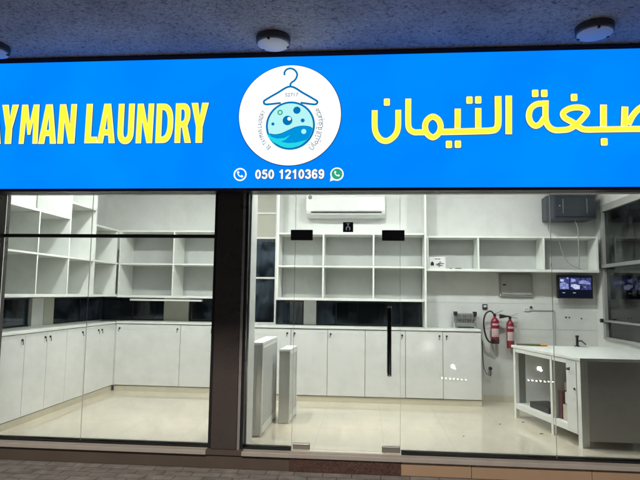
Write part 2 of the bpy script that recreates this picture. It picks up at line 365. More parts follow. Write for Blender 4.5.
LOGO = {"center": [-0.6619, 2.8079], "r": 0.436, "hook": [[-0.0494, 0.3489], [-0.0499, 0.3757], [-0.0313, 0.3997], [-0.0006, 0.4076], [0.0328, 0.3958], [0.0571, 0.3636], [0.0553, 0.3296], [0.0369, 0.3009], [0.0135, 0.2844], [0.0032, 0.2676], [0.0024, 0.2458]], "body": [[-0.0776, 0.1046], [-0.1912, 0.0944], [-0.2174, 0.0997], [-0.2227, 0.1215], [-0.2064, 0.1358], [-0.1102, 0.1922], [0.0024, 0.2482], [0.1143, 0.188], [0.2138, 0.1284], [0.2351, 0.1113], [0.2284, 0.0922], [0.205, 0.0878], [0.0922, 0.1041]], "drum": [0.0088, -0.0936], "dr": 0.2015, "wave": [[-0.1999, -0.1436], [-0.1617, -0.1632], [-0.1191, -0.1708], [-0.0675, -0.1619], [-0.0092, -0.1364], [0.049, -0.1109], [0.1073, -0.0997], [0.1658, -0.1052], [0.2174, -0.1249]], "sw1": [[-0.1925, -0.158], [-0.1492, -0.192], [-0.1018, -0.2068], [-0.0431, -0.2027], [0.0103, -0.1771], [-0.0311, -0.2171], [-0.0707, -0.2333], [-0.0071, -0.2459], [0.063, -0.2419], [0.149, -0.2191], [0.0984, -0.2659], [0.0124, -0.2888], [-0.0652, -0.2738], [-0.1365, -0.235], [-0.1799, -0.1916]], "bub": [[-0.0806, 0.0203, 0.022390109890109887, "green_ring"], [0.0628, 0.0373, 0.03134615384615384, "blue"], [-0.0156, -0.0502, 0.04142170329670329, "blue"], [-0.0017, -0.0361, 0.01567307692307692, "white"], [0.1136, -0.0521, 0.016792582417582413, "blue"], [-0.1399, -0.0797, 0.01343406593406593, "blue"], [0.1245, -0.1476, 0.02127060439560439, "pale"]], "code": [0.0155, 0.1754, 0.03134615384615384, 0.11195054945054943], "tr": 0.2574862637362637}
DIG = [-0.9469, -0.3553, 2.2568, 2.3382]
PH = [-1.0751, 2.297]
WA = [-0.2543, 2.296]
GL = {  # letter outlines in a 39-high box: (width, outline, holes)
 'Y': (16.3, [(5,0),(11.2,0),(11.2,15.5),(16.3,39),(10.1,39),(8.2,25.5),(6.3,39),(0,39),(5,15.5)], []),
 'M': (20, [(0,0),(5,0),(6,24.5),(8.7,9),(11.3,9),(13.9,24.5),(14.4,0),(19.6,0),(19.2,39),(13.2,39),(10.2,21),(7.2,39),(1.0,39)], []),
 'A': (17.7, [(0,0),(5.9,0),(6.8,7.6),(10.9,7.6),(11.8,0),(17.7,0),(12.2,39),(5.5,39)], [[(7.5,13.6),(8.85,27.5),(10.2,13.6)]]),
 'N': (17.5, [(0,0),(5.6,0),(5.8,22.5),(11.2,0),(17,0),(17.5,39),(11.8,39),(11.6,17.5),(6.6,39),(.5,39)], []),
 'L': (12.6, [(0,0),(12.5,0),(12.5,6.4),(6.3,6.4),(6.5,39),(.3,39)], []),
 'T': (14.5, [(4.2,0),(10.3,0),(10.3,32.6),(14.5,32.6),(14.5,39),(0,39),(0,32.6),(4.2,32.6)], []),
 'E': (12.6, [(0,0),(12.6,0),(12.6,6.4),(6.2,6.4),(6.2,16.4),(11.8,16.4),(11.8,22.8),(6.2,22.8),(6.2,32.6),(12.4,32.6),(12.4,39),(0,39)], []),
}
def _arc(cx, cy, rx, ry, a0, a1, n=14, p=1.0):
    out = []
    for k in range(n+1):
        a = math.radians(a0+(a1-a0)*k/n); c, s_ = math.cos(a), math.sin(a)
        out.append((cx+rx*math.copysign(abs(c)**p, c), cy+ry*math.copysign(abs(s_)**p, s_)))
    return out
GL['U'] = (16.2, [(0,39)]+_arc(8.1,12.5,8.1,13,180,360,16,.85)+[(16.2,39),(10.3,39)]+_arc(8.1,12.5,2.3,6.4,360,180,10,.85)+[(5.8,39)], [])
GL['D'] = (17, [(0,0)]+_arc(6.6,19.5,10.4,19.5,-90,90,18,.8)+[(0,39)], [_arc(5.6,19.5,5.9,13.3,90,-90,14,.8)])
GL['R'] = (16.6, [(0,0),(5.8,0),(5.8,15.2),(7.0,15.2),(10.2,0),(16.6,0)]+[(12.4,16.8)]+_arc(7.8,28,7.2,11,-38,90,12,.85)+[(0,39)], [[(5.8,21.4),(5.8,33)]+_arc(6.8,27.2,2.6,5.8,90,-90,10,.8)])
def offset_loop(P, d):
    """grow a closed outline (anticlockwise) outwards by d with a mitre limit"""
    n = len(P); out = []
    for i in range(n):
        a, b, c = Vector(P[i-1]), Vector(P[i]), Vector(P[(i+1) % n])
        u, v = (b-a), (c-b)
        if u.length < 1e-7 or v.length < 1e-7: out.append(tuple(b)); continue
        u.normalize(); v.normalize()
        n1, n2 = Vector((u.y, -u.x)), Vector((v.y, -v.x)); m = n1+n2
        if m.length < 1e-4: m = n1
        m.normalize(); k = 1/max(.42, m.dot(n1)); out.append(tuple(b+m*d*k))
    return out
def area2(P): return sum(P[i-1][0]*P[i][1]-P[i][0]*P[i-1][1] for i in range(len(P)))
def put_outline(mb, ch, x0, x1, z0, z1, g, yf, yb):
    w, outl, holes = GL[ch]
    sx, sz = (x1-x0)/w, (z1-z0)/39
    loops = []
    for j, P in enumerate([outl]+holes):
        Q = [(x0+p[0]*sx, z0+p[1]*sz) for p in P]
        Q = [q for i, q in enumerate(Q) if (Vector(q)-Vector(Q[i-1])).length > 1e-5]
        if area2(Q) < 0: Q = Q[::-1]
        loops.append(offset_loop(Q, g if j == 0 else -g))
    cu = bpy.data.curves.new('outline', 'CURVE'); cu.dimensions = '2D'; cu.fill_mode = 'BOTH'; cu.extrude = (yb-yf)/2
    for Q in loops:
        sp_ = cu.splines.new('POLY'); sp_.points.add(len(Q)-1)
        for i, q in enumerate(Q): sp_.points[i].co = (q[0], q[1], 0, 1)
        sp_.use_cyclic_u = True
    o = bpy.data.objects.new('outline', cu); COL.objects.link(o)
    dg = bpy.context.evaluated_depsgraph_get(); dg.update()
    me = bpy.data.meshes.new_from_object(o.evaluated_get(dg))
    ym = (yf+yb)/2
    mb.add([(v.co.x, ym-v.co.z, v.co.y) for v in me.vertices], [tuple(p.vertices) for p in me.polygons])
    bpy.data.objects.remove(o); bpy.data.curves.remove(cu); bpy.data.meshes.remove(me)


# ================================================================== ground
g = MB().box(-60, 60, -60, 60, -.60, -.45).build('ground', 'asphalt'); tag(g, 'dark asphalt road surface in front of the shop', 'ground', kind='structure')
p = MB().box(-12, 12, -.25, 4.6, -.446, -.14).build('pavement', 'paver'); tag(p, 'grey brick paver pavement along the foot of the shop front', 'pavement', kind='structure')
k = MB().box(-12, 12, -.40, -.254, -.446, -.135).build('kerb', 'riser_l', bevel=.01); tag(k, 'concrete kerb stone at the pavement edge', 'kerb', kind='structure')
fl = MB().box(-3.75, 2.85, 4.66, 7.55, -.05, 0.0).build('shop_floor', 'floor'); tag(fl, 'glossy cream tile floor inside the shop', 'floor', kind='structure')

# ================================================================== building
B = empty('shop_building', 'white walled shop unit with glass front, dark pillar and textured soffit', 'shop building', (0, 4.6, -.14))
def part(name, mat, *a, parent=None, bevel=0): return box(name, mat, parent or B, *a, bevel=bevel)
# back walls
part('wall', 'wall', -1.6, 2.85, 7.15, 7.30, 0, .895)
part('wall', 'wall', -1.19, 2.85, 7.15, 7.30, 1.215, 3.05)
part('wall', 'wall', .72, 2.85, 7.152, 7.298, .897, 1.213)
part('wall', 'wall', -1.6, -1.54, 7.15, 7.85, .897, 3.05)
part('wall', 'white', -.815, -.655, 7.12, 7.298, .905, 1.213)
part('wall', 'wall', -3.9, -1.60, 7.55, 7.70, 0, .895)
part('wall', 'wall', -3.9, -1.60, 7.55, 7.70, 1.215, 3.05)
part('wall', 'blind', -2.83, -2.48, 7.53, 7.698, .897, 1.213)
part('wall', 'wall', -3.9, -3.75, 4.7, 7.548, 0, .895)
part('wall', 'wall', -3.9, -3.75, 4.7, 7.548, 1.215, 3.05)
part('wall', 'wall', -3.898, -3.73, 5.89, 6.11, .897, 1.213)
part('wall', 'blind', -3.898, -3.728, 6.114, 6.32, .897, 1.213)
part('wall', 'wall', -3.9, -3.75, 4.4, 4.698, 0, 3.37)
# right wall with its window opening (y 4.85..6.90, z .80..2.34)
part('wall', 'wall', 2.85, 3.0, 6.93, 7.30, 0, 3.05)
part('wall', 'wall', 2.85, 3.0, 4.9, 6.928, 0, .80)
part('wall', 'wall', 2.85, 3.0, 4.9, 6.928, 2.42, 3.05)
part('wall', 'wall', 2.85, 3.0, 4.55, 4.898, 0, 3.05)
part('ceiling', 'ceil', -3.9, 3.0, 4.78, 7.9, 3.052, 3.15)
part('skirting', 'plinth', 1.365, 2.849, 7.136, 7.149, 0, .075)
part('skirting', 'plinth', 2.836, 2.849, 5.0, 7.13, 0, .075)
# window strips: panes and rails
def window(x0, x1, y, z0, z1, mull=(), mat='wglass'):
    f = MB()
    f.box(x0, x1, y, y+.035, z0, z0+.018); f.box(x0, x1, y, y+.035, z1-.018, z1)
    for m in (x0+.009, x1-.009, *mull): f.box(m-.009, m+.009, y+.001, y+.034, z0+.018, z1-.018)
    w = f.build('window', 'dark', B)
    MB().box(x0+.01, x1-.01, y+.014, y+.02, z0+.012, z1-.012).build('pane', mat, w)
    return w
window(-.653, .718, 7.16, .898, 1.212, (-.40, .45))
window(-1.185, -.818, 7.16, .898, 1.212)
window(-2.478, -1.605, 7.56, .898, 1.212, (-2.0,))
window(-3.74, -2.832, 7.56, .898, 1.212, (-3.3,))
# tall window behind the pillar end
f = MB()
for x in (-1.535, -1.198): f.box(x-.012, x+.012, 7.155, 7.20, .898, 2.76)
for z in (.91, 1.50, 2.03, 2.36, 2.66, 2.75): f.box(-1.523, -1.21, 7.156, 7.19, z-.012, z+.012)
w = f.build('window', 'white', B)
MB().box(-1.53, -1.20, 7.172, 7.178, .90, 2.02).build('pane', 'wglass', w)
MB().box(-1.53, -1.20, 7.172, 7.18, 2.04, 2.75).build('blind', 'blind', w)
f = MB().box(-1.6, -1.19, 7.152, 7.298, 2.77, 3.05).build('wall', 'wall', B)
# left wall strip
f = MB()
for z in (.907, 1.203): f.box(-3.80, -3.765, 4.7, 7.545, z-.009, z+.009)
for y in (4.75, 5.3, 5.87, 6.34, 7.0): f.box(-3.799, -3.766, y-.009, y+.009, .916, 1.194)
w = f.build('window', 'dark', B)
MB().box(-3.785, -3.779, 4.71, 7.54, .905, 1.205).build('pane', 'wglass', w)
# right side window
f = MB()
for a in ((6.93, 6.87), (5.0, 4.93)): f.box(2.83, 2.90, a[1], a[0], .81, 2.415)
f.box(2.83, 2.90, 5.0, 6.87, 2.335, 2.415); f.box(2.83, 2.90, 5.0, 6.87, .80, .835)
w = f.build('window', 'panelgrey2', B)
r = MB(); r.box(2.80, 2.86, 5.0, 6.90, 1.655, 1.695); r.box(2.805, 2.86, 5.0, 6.90, 1.015, 1.040); r.build('rail', 'alu', w, .004)
for z in (1.675, 1.028): MB().lathe([(.001, 0), (.024, 0), (.024, .03), (.001, .03)], (2.78, 6.885, z), 14, 'X').build('bolt', 'black', w)
MB().box(2.866, 2.872, 5.0, 6.87, .835, 2.335).build('pane', 'wglass2', w)

# soffit, fascia, facade
part('soffit', 'stucco', -9, 9, 1.6, 4.56, 3.375, 3.55)
part('facade_wall', 'canopy', -9, 9, 4.562, 4.75, 3.12, 8.0)  # unseen upper part, made tall to block street lamp light from the alley
part('facade_wall', 'canopy', -9, -3.752, 4.60, 4.75, -.14, 3.118)
part('facade_wall', 'canopy', 3.002, 9, 4.60, 4.75, -.14, 3.118)
part('pillar', 'bronze', -3.748, -3.285, 4.60, 4.76, .004, 3.05)
# central pillar: dark cladding, side trims, white inner face
part('pillar', 'bronze', -1.285, -1.070, 4.598, 4.66, .012, 3.05, bevel=.004)
part('pillar_trim', 'alu', -1.068, -1.045, 4.612, 4.68, .012, 3.05)
part('pillar_trim', 'dark', -1.043, -1.022, 4.63, 4.70, .012, 3.05)
part('pillar_trim', 'dark', -1.315, -1.287, 4.62, 4.70, .012, 3.05)
part('pillar', 'white', -1.31, -1.012, 4.715, 4.96, 0, 3.05)
part('pillar', 'bronze', 2.80, 3.0, 4.60, 4.545+.15, .004, 3.05)
# step: ledge and risers
part('threshold', 'ledge', -3.75, -1.318, 4.575, 4.655, -.03, .002, bevel=.003)
part('threshold', 'ledge', -1.02, 2.85, 4.575, 4.655, -.03, .004, bevel=.003)
part('riser', 'riser_l', -3.75, -.625, 4.60, 4.68, -.138, -.033)
part('riser', 'granite', -.622, .276, 4.592, 4.68, -.138, -.033)
part('riser', 'riser_r', .279, .83, 4.598, 4.68, -.138, -.033, bevel=.002)
part('riser', 'riser_r', .834, 1.75, 4.598, 4.68, -.138, -.033, bevel=.002)
part('riser', 'riser_r', 1.754, 2.85, 4.598, 4.68, -.138, -.033, bevel=.002)
part('pillar_base', 'riser_l', -1.32, -1.02, 4.585, 4.655, -.03, .011)
# head channel and floor channels
part('head_channel', 'white', -3.28, -1.318, 4.67, 4.74, 2.165, 2.20)
part('head_channel', 'white', -1.02, 2.80, 4.67, 4.74, 2.165, 2.20)
part('lintel', 'wall', -3.75, 2.85, 4.68, 4.77, 2.202, 3.05)
for a in ((-3.28, -1.318), (-1.02, -.625), (.285, 2.80)):
    part('floor_channel', 'dark', a[0], a[1], 4.672, 4.688, .003, .017)
    part('floor_channel', 'steel', a[0], a[1], 4.712, 4.73, .003, .030)
# shopfront glass
for a, b in ((-3.28, -2.463), (-2.459, -1.318), (-1.02, -.624), (.281, 1.521), (1.525, 2.80)):
    part('glass_panel', 'glass', a, b, 4.695, 4.705, .01, 2.19)
for a in (-2.461, 1.523):
    part('glass_joint', 'panelgrey2', a-.0012, a+.0012, 4.6935, 4.7065, .01, 2.19)
part('glass_panel', 'glass', -.620, .277, 4.695, 4.705, 1.808, 2.19)
r = part('transom_rail', 'black', -3.28, -1.318, 4.682, 4.720, 1.775, 1.805, bevel=.003)
# door
D = part('glass_door', 'glass', -.620, .277, 4.695, 4.705, .012, 1.803)
part('door_edge', 'panelgrey', -.6225, -.6205, 4.694, 4.706, .012, 2.19, parent=D)
part('door_edge', 'panelgrey', .2775, .2795, 4.694, 4.706, .012, 2.19, parent=D)
for x0, x1, z0, z1, mt in ((-.66, -.47, 1.76, 1.85, 'black'), (.125, .316, 1.76, 1.85, 'black'), (-.612, -.467, .010, .058, 'steel'), (.128, .276, .010, .060, 'steel')):
    pf = MB().box(x0, x1, 4.682, 4.718, z0, z1)
    q = pf.build('patch_fitting', mt, D, .004)
r = MB()
r.tube([(.187, 4.645, .645), (.187, 4.645, 1.19)], .0165, 14)
for z in (.76, 1.08): r.tube([(.187, 4.645, z), (.187, 4.695, z)], .008, 10)
r.tube([(.187, 4.755, .645), (.187, 4.755, 1.19)], .0165, 14)
for z in (.76, 1.08): r.tube([(.187, 4.705, z), (.187, 4.755, z)], .008, 10)
hd = r.build('door_handle', 'hnd', D)
for z in (.632, 1.19): MB().lathe([(.0155, 0), (.018, .002), (.018, .014), (.0155, .016)], (.187, 4.645, z), 14).build('handle_cap', 'chrome', D)

# dark alley wall outside the back windows and the yard outside the side window
aw = MB(); aw.box(-5, 4.6, 8.9, 9.05, -.45, 2.3); w = aw.build('alley_wall', 'alley'); tag(w, 'dark block wall across the alley seen through the back window strip', 'wall')
for i, (a, b) in enumerate(((-4.3, -3.5), (-2.9, -2.5), (-.55, -.30), (-.15, .85), (1.0, 1.5))):
    q = box('reflection_panel', 'black', w, a, b, 8.87, 8.898, .35, 1.33, .004)  # dark boxes added to imitate the rectangular reflections in the panes
aw = MB().box(4.4, 4.55, 3.5, 8.88, -.45, 2.6).build('yard_wall', 'alley'); tag(aw, 'dark boundary wall beyond the right side window', 'wall')
# plastic sheet
r = MB(); n = 60; vs = []; fs = []
for i in range(n+1):
    t = i/n; x = -1.5+t*.70
    for j in range(9):
        s = j/8; z = 2.02*(1-s)+.80*s
        if t > .45: z = min(z, 1.26)
        vs.append((x+.10*s*(math.sin(4*t)-.5), 7.34+.035*math.sin(24*t+2*s)+.02*math.sin(61*t+5*s), z))
for i in range(n):
    for j in range(8): fs.append((i*9+j, (i+1)*9+j, (i+1)*9+j+1, i*9+j+1))
r.add(vs, fs, True); q = r.build('plastic_sheet', 'sheet'); tag(q, 'crumpled translucent plastic sheet hanging behind the narrow tall window', 'plastic sheet')
sm = q.modifiers.new('thick', 'SOLIDIFY'); sm.thickness = .002

# building across the street (seen only as faint reflections)
OB = empty('opposite_building', 'pale apartment block across the street, reflected faintly in the glass', 'building', (0, -15, -.45))
box('wall', 'canopy', OB, -26, 26, -18, -15, -.45, 12, .05)
for fl_ in range(4):
    for i in range(-8, 9):
        if fl_ == 0 and i % 3 == 0: continue
        z = .9+fl_*2.9; x = i*2.9+random.uniform(-.15, .15); lit = random.random() < .22
        box('window', 'litwin' if lit else 'darkwin', OB, x-.55, x+.55, -15.02, -14.96, z, z+1.3)
# soffit lamps
def lamp(x, y, label):
    o = empty('soffit_lamp', label, 'ceiling lamp', (x, y, 3.31), group='round lamps on the soffit')
    MB().lathe([(.02, .064), (.138, .064), (.140, .055), (.138, .016), (.130, .010), (.02, .010)], (x, y, 3.31), 40).build('ring', 'lampring', o)
    MB().lathe([(.001, .0), (.05, .0), (.10, .003), (.126, .010), (.128, .018), (.001, .018)], (x, y, 3.30), 40).build('cover', 'lampdisc', o)
    for a in (20, 140, 262):
        cx, cy = x+.121*math.cos(rad(a)), y+.121*math.sin(rad(a)); MB().box(cx-.009, cx+.009, cy-.009, cy+.009, 3.301, 3.318).build('clip', 'black', o, .002)
lamp(-.77, 4.24, 'round white soffit lamp over the middle of the sign')
lamp(1.73, 4.20, 'round white soffit lamp at the right, over the Arabic lettering')
lamp(-3.20, 4.25, 'round soffit lamp cut by the left edge of the photo')

# ================================================================== sign
YF = 4.5
S_ = empty('shop_sign', 'long blue backlit shop sign with yellow English and Arabic lettering and round logo', 'sign', (0, YF, 2.18))
X0, X1 = -4.25, 2.95
fr = MB()
fr.box(X0-.03, X1+.03, YF+.0005, YF+.09, 3.325, 3.362); fr.box(X0-.03, X1+.03, YF-.012, YF+.09, 2.155, 2.180)
fr.box(X0-.03, X0, YF-.010, YF+.09, 2.18, 3.325); fr.box(X1, X1+.03, YF-.010, YF+.09, 2.18, 3.325)
fr.box(X0, X1, YF+.03, YF+.088, 2.18, 3.325)
fr.build('sign_frame', 'signframe', S_, .003)
box('sign_face', 'blue', S_, X0, X1, YF, YF+.028, 2.181, 3.324)
def letters(name, build, thick=.010):
    o = MB(); build(o, .0035, YF-.006, YF-.001); out = o.build(name+'_outline', 'outline', S_)
    a = MB(); build(a, 0, YF-.012, YF-.0065); r = a.build(name, 'rim', S_)
    b = MB(); build(b, -.0085, YF-.0145, YF-.0125); b.build(name+'_face', 'yellow', r)
def b_arab(mb, g, yf, yb):
    for i, (pts, w) in enumerate(ARAB): ribbon(mb, pts, w+2*g, yf-.0001*i, yb-.0001*i, closed=(pts[0] == pts[-1]), cap=g)
    for i, (x, z) in enumerate(DOTS):
        hw, hh = .0262+g, .031+g; c = .006
        mb.prismY([(x-hw+c, z-hh), (x+hw-c, z-hh), (x+hw, z-hh+c), (x+hw, z+hh-c), (x+hw-c, z+hh), (x-hw+c, z+hh), (x-hw, z+hh-c), (x-hw, z-hh+c)], yf, yb)
letters('arabic_lettering', lambda mb, g, yf, yb: b_arab(mb, g, yf, yb))
def b_lat(lst):
    def f(mb, g, yf, yb):
        for i, (ch, x0, x1, z0, z1) in enumerate(lst): put_outline(mb, ch, x0, x1, z0, z1, g+.0004, yf-.0001*(i % 2), yb-.0001*(i % 2))
    return f
letters('english_word', b_lat(LAT[4:8]))
letters('english_word', b_lat(LAT[8:]))
letters('english_word', b_lat(LAT[0:4]))
# phone number: bold strokes in a 5.6 x 10 box
DG = {'0': [([(2.8+1.75*math.cos(math.radians(a)), 5+4.0*math.sin(math.radians(a))) for a in range(90, 450, 24)], True)],
 '1': [([(3.3, 0), (3.3, 10)], False), ([(1.0, 7.0), (2.4, 7.9), (3.2, 9.3)], False)],
 '2': [([(.9, 6.9), (1.2, 8.4), (2.8, 9.05), (4.5, 8.2), (4.5, 6.6), (3.2, 4.4), (1.2, 1.9)], False), ([(.5, .95), (5.2, .95)], False)],
 '3': [([(.9, 7.4), (1.6, 8.7), (2.9, 9.05), (4.3, 8.1), (4.1, 6.2), (2.5, 5.3)], False), ([(2.5, 5.4), (4.2, 4.7), (4.7, 3.0), (3.9, 1.3), (2.7, .95), (1.3, 1.5), (.8, 2.9)], False)],
 '5': [([(4.9, 9.05), (1.6, 9.05)], False), ([(1.75, 9.2), (1.35, 5.6)], False), ([(1.2, 5.3), (2.8, 6.0), (4.3, 5.1), (4.6, 3.3), (4.0, 1.5), (2.7, .95), (1.4, 1.5), (.8, 2.7)], False)],
 '6': [([(4.6, 7.6), (3.9, 8.8), (2.8, 9.05), (1.5, 7.9), (1.05, 5.0), (1.4, 2.0), (2.8, .95), (4.3, 1.9), (4.5, 3.6), (3.8, 5.2), (2.7, 5.6), (1.5, 4.6)], False)]}
DG['9'] = [([(5.6-x, 10-y) for x, y in DG['6'][0][0]], False)]
def number(mb, g, yf, yb):
    s = 'x050 1210369'[1:]; ax = DIG[0]; w = (DIG[1]-DIG[0])/(10*5.9+3.2); h = (DIG[3]-DIG[2])/10; k = 0
    for ch in s:
        if ch == ' ': ax += 3.2*w; continue
        for pts, cl in DG[ch]:
            k += 1; ribbon(mb, [(ax+p[0]*w, DIG[2]+p[1]*h) for p in pts], 1.95*h+2*g, yf-.0001*(k % 3), yb-.0001*(k % 3), closed=cl, cap=g)
        ax += 5.9*w
mb = MB(); number(mb, 0, YF-.008, YF-.004); mb.build('phone_number', 'swhite', S_)
mb = MB(); number(mb, .004, YF-.0025, YF-.001); mb.build('phone_number_outline', 'outline', S_)
# phone icon
def handset(mb, cx, cz, s, yf, yb):
    ribbon(mb, [(cx-.50*s, cz+.42*s), (cx-.42*s, cz+.02*s), (cx-.08*s, cz-.36*s), (cx+.36*s, cz-.46*s)], .20*s, yf, yb)
    ribbon(mb, [(cx-.52*s, cz+.50*s), (cx-.28*s, cz+.24*s)], .34*s, yf-.0003, yb, sm=False)
    ribbon(mb, [(cx+.16*s, cz-.24*s), (cx+.46*s, cz-.50*s)], .34*s, yf-.0006, yb, sm=False)
c = PH; mb = MB(); ring(mb, c[0], c[1], .050, .011, YF-.008, YF-.001); ic = mb.build('phone_icon', 'swhite', S_)
mb = MB(); handset(mb, c[0]+.002, c[1]+.002, .046, YF-.008, YF-.001); mb.build('handset', 'swhite', ic)
c = WA; mb = MB(); disc(mb, c[0], c[1], .056, YF-.006, YF-.001)
mb.prismY([(c[0]-.058, c[1]-.060), (c[0]-.01, c[1]-.045), (c[0]-.048, c[1]-.008)], YF-.0055, YF-.001); ic = mb.build('chat_icon', 'swhite', S_)
mb = MB(); disc(mb, c[0], c[1], .045, YF-.009, YF-.0065); mb.build('chat_bubble', 'sgreen', ic)
mb = MB(); handset(mb, c[0]+.002, c[1]+.002, .040, YF-.0115, YF-.0095); mb.build('handset', 'swhite', ic)
# round logo
cx, cz = LOGO['center']
def O(l): return [(cx+a, cz+b) for a, b in l]
mb = MB(); disc(mb, cx, cz, LOGO['r']+.006, YF-.004, YF-.001, 96); mb.build('logo_outline', 'outline', S_)
mb = MB(); disc(mb, cx, cz, LOGO['r'], YF-.009, YF-.0045, 96); lg = mb.build('logo', 'swhite', S_)
y1, y0 = YF-.0095, YF-.0105
mb = MB(); ribbon(mb, O(LOGO['hook']), .0155, y0, y1); ribbon(mb, O(LOGO['body']), .0165, y0-.0003, y1); mb.build('hanger', 'sblue', lg)
dx, dz = cx+LOGO['drum'][0], cz+LOGO['drum'][1]; dr = LOGO['dr']
mb = MB(); disc(mb, dx, dz, dr+.008, y0-.001, y1-.0005, 72); mb.build('drum_rim', 'sblue', lg)
mb = MB(); disc(mb, dx, dz, dr-.009, y0-.002, y0-.0011, 72); mb.build('drum_glass', 'spale', lg)
r_ = dr-.0095; wv = [(p.x, p.y) for p in smooth_path(O(LOGO['wave']))]
wv = [p for p in wv if (p[0]-dx)**2+(p[1]-dz)**2 < r_*r_]
aL = math.atan2(wv[0][1]-dz, wv[0][0]-dx); aR = math.atan2(wv[-1][1]-dz, wv[-1][0]-dx)
aL = aL if aL < 0 else aL-2*math.pi
arc = [(dx+r_*math.cos(aR+(aL-aR)*k/40), dz+r_*math.sin(aR+(aL-aR)*k/40)) for k in range(41)]
mb = MB().prismY(arc[::-1]+wv[::-1] if False else (wv+arc)[::-1], y0-.003, y0-.0021); mb.build('wave', 'sblue2', lg)
ribbon_w = MB(); ribbon(ribbon_w, wv[1:-1], .0055, y0-.0040, y0-.0031, sm=False); ribbon_w.build('wave_crest', 'sblue', lg)
mb = MB(); mb.prismY(O(LOGO['sw1'])[::-1], y0-.0042, y0-.0032); mb.build('wave_swoosh', 'scyan', lg)
for bx, bz, r, kind in LOGO['bub']:
    mb = MB()
    if kind == 'green_ring': ring(mb, cx+bx, cz+bz, r*.8, r*.45, y0-.0052, y0-.0043, 24); mb.build('bubble', 'sgreen', lg)
    else:
        disc(mb, cx+bx, cz+bz, r, y0-.0052-(.001 if kind == 'white' else 0), y0-.0043-(.001 if kind == 'white' else 0), 28)
        mb.build('bubble', {'blue': 'sblue', 'white': 'swhite', 'pale': 'spale'}[kind], lg)
bx, bz, ch_, cw_ = LOGO['code']
mb = MB(); put_glyph(mb, 'S2717', cx+bx-cw_/2, cx+bx+cw_/2, cz+bz-ch_/2, cz+bz+ch_/2, y0, off=.0, thick=.0008); mb.build('logo_number', 'sgrey', lg)
# arc text, left side
mb = MB(); txt = 'EL TAYMAN LAUNDRY'; R_ = LOGO['tr']; a0, a1 = rad(229), rad(150)
adv = {' ': .55, 'L': .85, 'E': .9, 'I': .5, 'M': 1.25}
tot = sum(adv.get(c, 1) for c in txt); acc = 0
for ch in txt:
    w = adv.get(ch, 1); am = a0+(a1-a0)*(acc+w/2)/tot; acc += w
    if ch == ' ': continue
    vs, fs = glyph(ch, 0, .0008); bx0, bx1 = min(v[0] for v in vs), max(v[0] for v in vs)
    s = .0415; half = (a0-a1)*R_/tot*w*.5*.74; sx = 2*half/(bx1-bx0)
    out = []
    for v in vs:
        u = (v[0]-(bx0+bx1)/2)*sx; h = v[1]*s/.73*.9
        rr = R_-.012+h; out.append((dx+rr*math.cos(am)+u*math.sin(am), y0-v[2], dz+rr*math.sin(am)-u*math.cos(am)))
    mb.add(out, fs)
mb.build('arc_text', 'sdgrey', lg)
# arc text, right side: the Arabic name, tops towards the centre
mb = MB(); xa, xb = ARAB[0][0][0][0]-.03, 2.6
b0, b1 = rad(-50), rad(33); zb = 2.64; sc = (b1-b0)*(R_+.012)/(xb-xa)
def warp(x, z): 
    a = b0+(b1-b0)*(x-xa)/(xb-xa); rr = R_+.018-(z-zb)*sc*1.05
    return dx+rr*math.cos(a), dz+rr*math.sin(a)
for i, (pts, w) in enumerate(ARAB):
    P = [(q.x, q.y) for q in smooth_path(pts, n=3)]; ribbon(mb, [warp(*q) for q in P], .0048, y0-.0001*i, y1, sm=False)
for x, z in DOTS: disc(mb, *warp(x, z), .004, y0, y1, 8)
mb.build('arc_text', 'sgrey', lg)

# ================================================================== cupboards
def lock(parent, x, y, z, ax):
    m_ = MB()
    if ax == 'Y':
        m_.lathe([(.001, -.012), (.011, -.012), (.012, -.002), (.012, 0)], (x, y, z), 12, 'Y'); m_.tube([(x, y-.010, z), (x-.004, y-.016, z-.02), (x-.006, y-.016, z-.045)], .0035, 6)
    else:
        m_.lathe([(.001, .012), (.011, .012), (.012, .002), (.012, 0)], (x, y, z), 12, 'X'); m_.tube([(x+.010, y, z), (x+.016, y, z-.02), (x+.016, y+.004, z-.045)], .0035, 6)
    return m_.build('lock', 'black', parent)
def base_Y(label, x0, x1, y0, y1, seams, locks, ztop=.90):
    o = empty('base_cupboard', label, 'cupboard', ((x0+x1)/2, y0, 0), group='white base cupboards along the walls')
    box('carcass', 'gap', o, x0+.004, x1-.002, y0+.019, y1, .07, ztop-.026)
    box('plinth', 'plinth', o, x0, x1, y0+.012, y1-.002, 0, .068)
    box('counter_top', 'lamedge', o, x0, x1, y0-.012, y1-.001, ztop-.024, ztop, .003)
    s = [x0]+list(seams)+[x1]
    for a, b in zip(s, s[1:]):
        jy, jz = random.uniform(-.0015, .001), random.uniform(-.0015, .0015)
        d = box('door', 'lam', o, a+.0022+abs(jz)*.4, b-.0022-abs(jy)*.4, y0+jy, y0+.018, .078+jz, ztop-.030+jz, .0015)
        for lx in locks:
            if a < lx < b: lock(d, lx, y0, ztop-.085, 'Y')
    return o
base_Y('white base cupboards along the back wall under the centre shelves, air conditioner above', -1.535, 1.36, 6.78, 7.149, (-.93, -.478, -.02, .465, .91), (-.975, -.885, -.44, .425, .87, .955))
base_Y('white base cupboards across the far left corner behind the left window bay', -3.318, -1.605, 7.12, 7.549, (-2.44, -1.98), (-3.27, -2.48, -2.02))
o = empty('base_cupboard', 'white base cupboards along the left wall running back from the glass', 'cupboard', (-3.33, 6.0, 0), group='white base cupboards along the walls')
box('filler', 'lam', o, -3.349, -3.32, 7.119, 7.137, .07, .872)
box('carcass', 'gap', o, -3.749, -3.352, 4.78, 7.117, .07, .874); box('plinth', 'plinth', o, -3.748, -3.345, 4.78, 7.117, 0, .068)
box('counter_top', 'lamedge', o, -3.749, -3.318, 4.775, 7.106, .876, .90, .003)
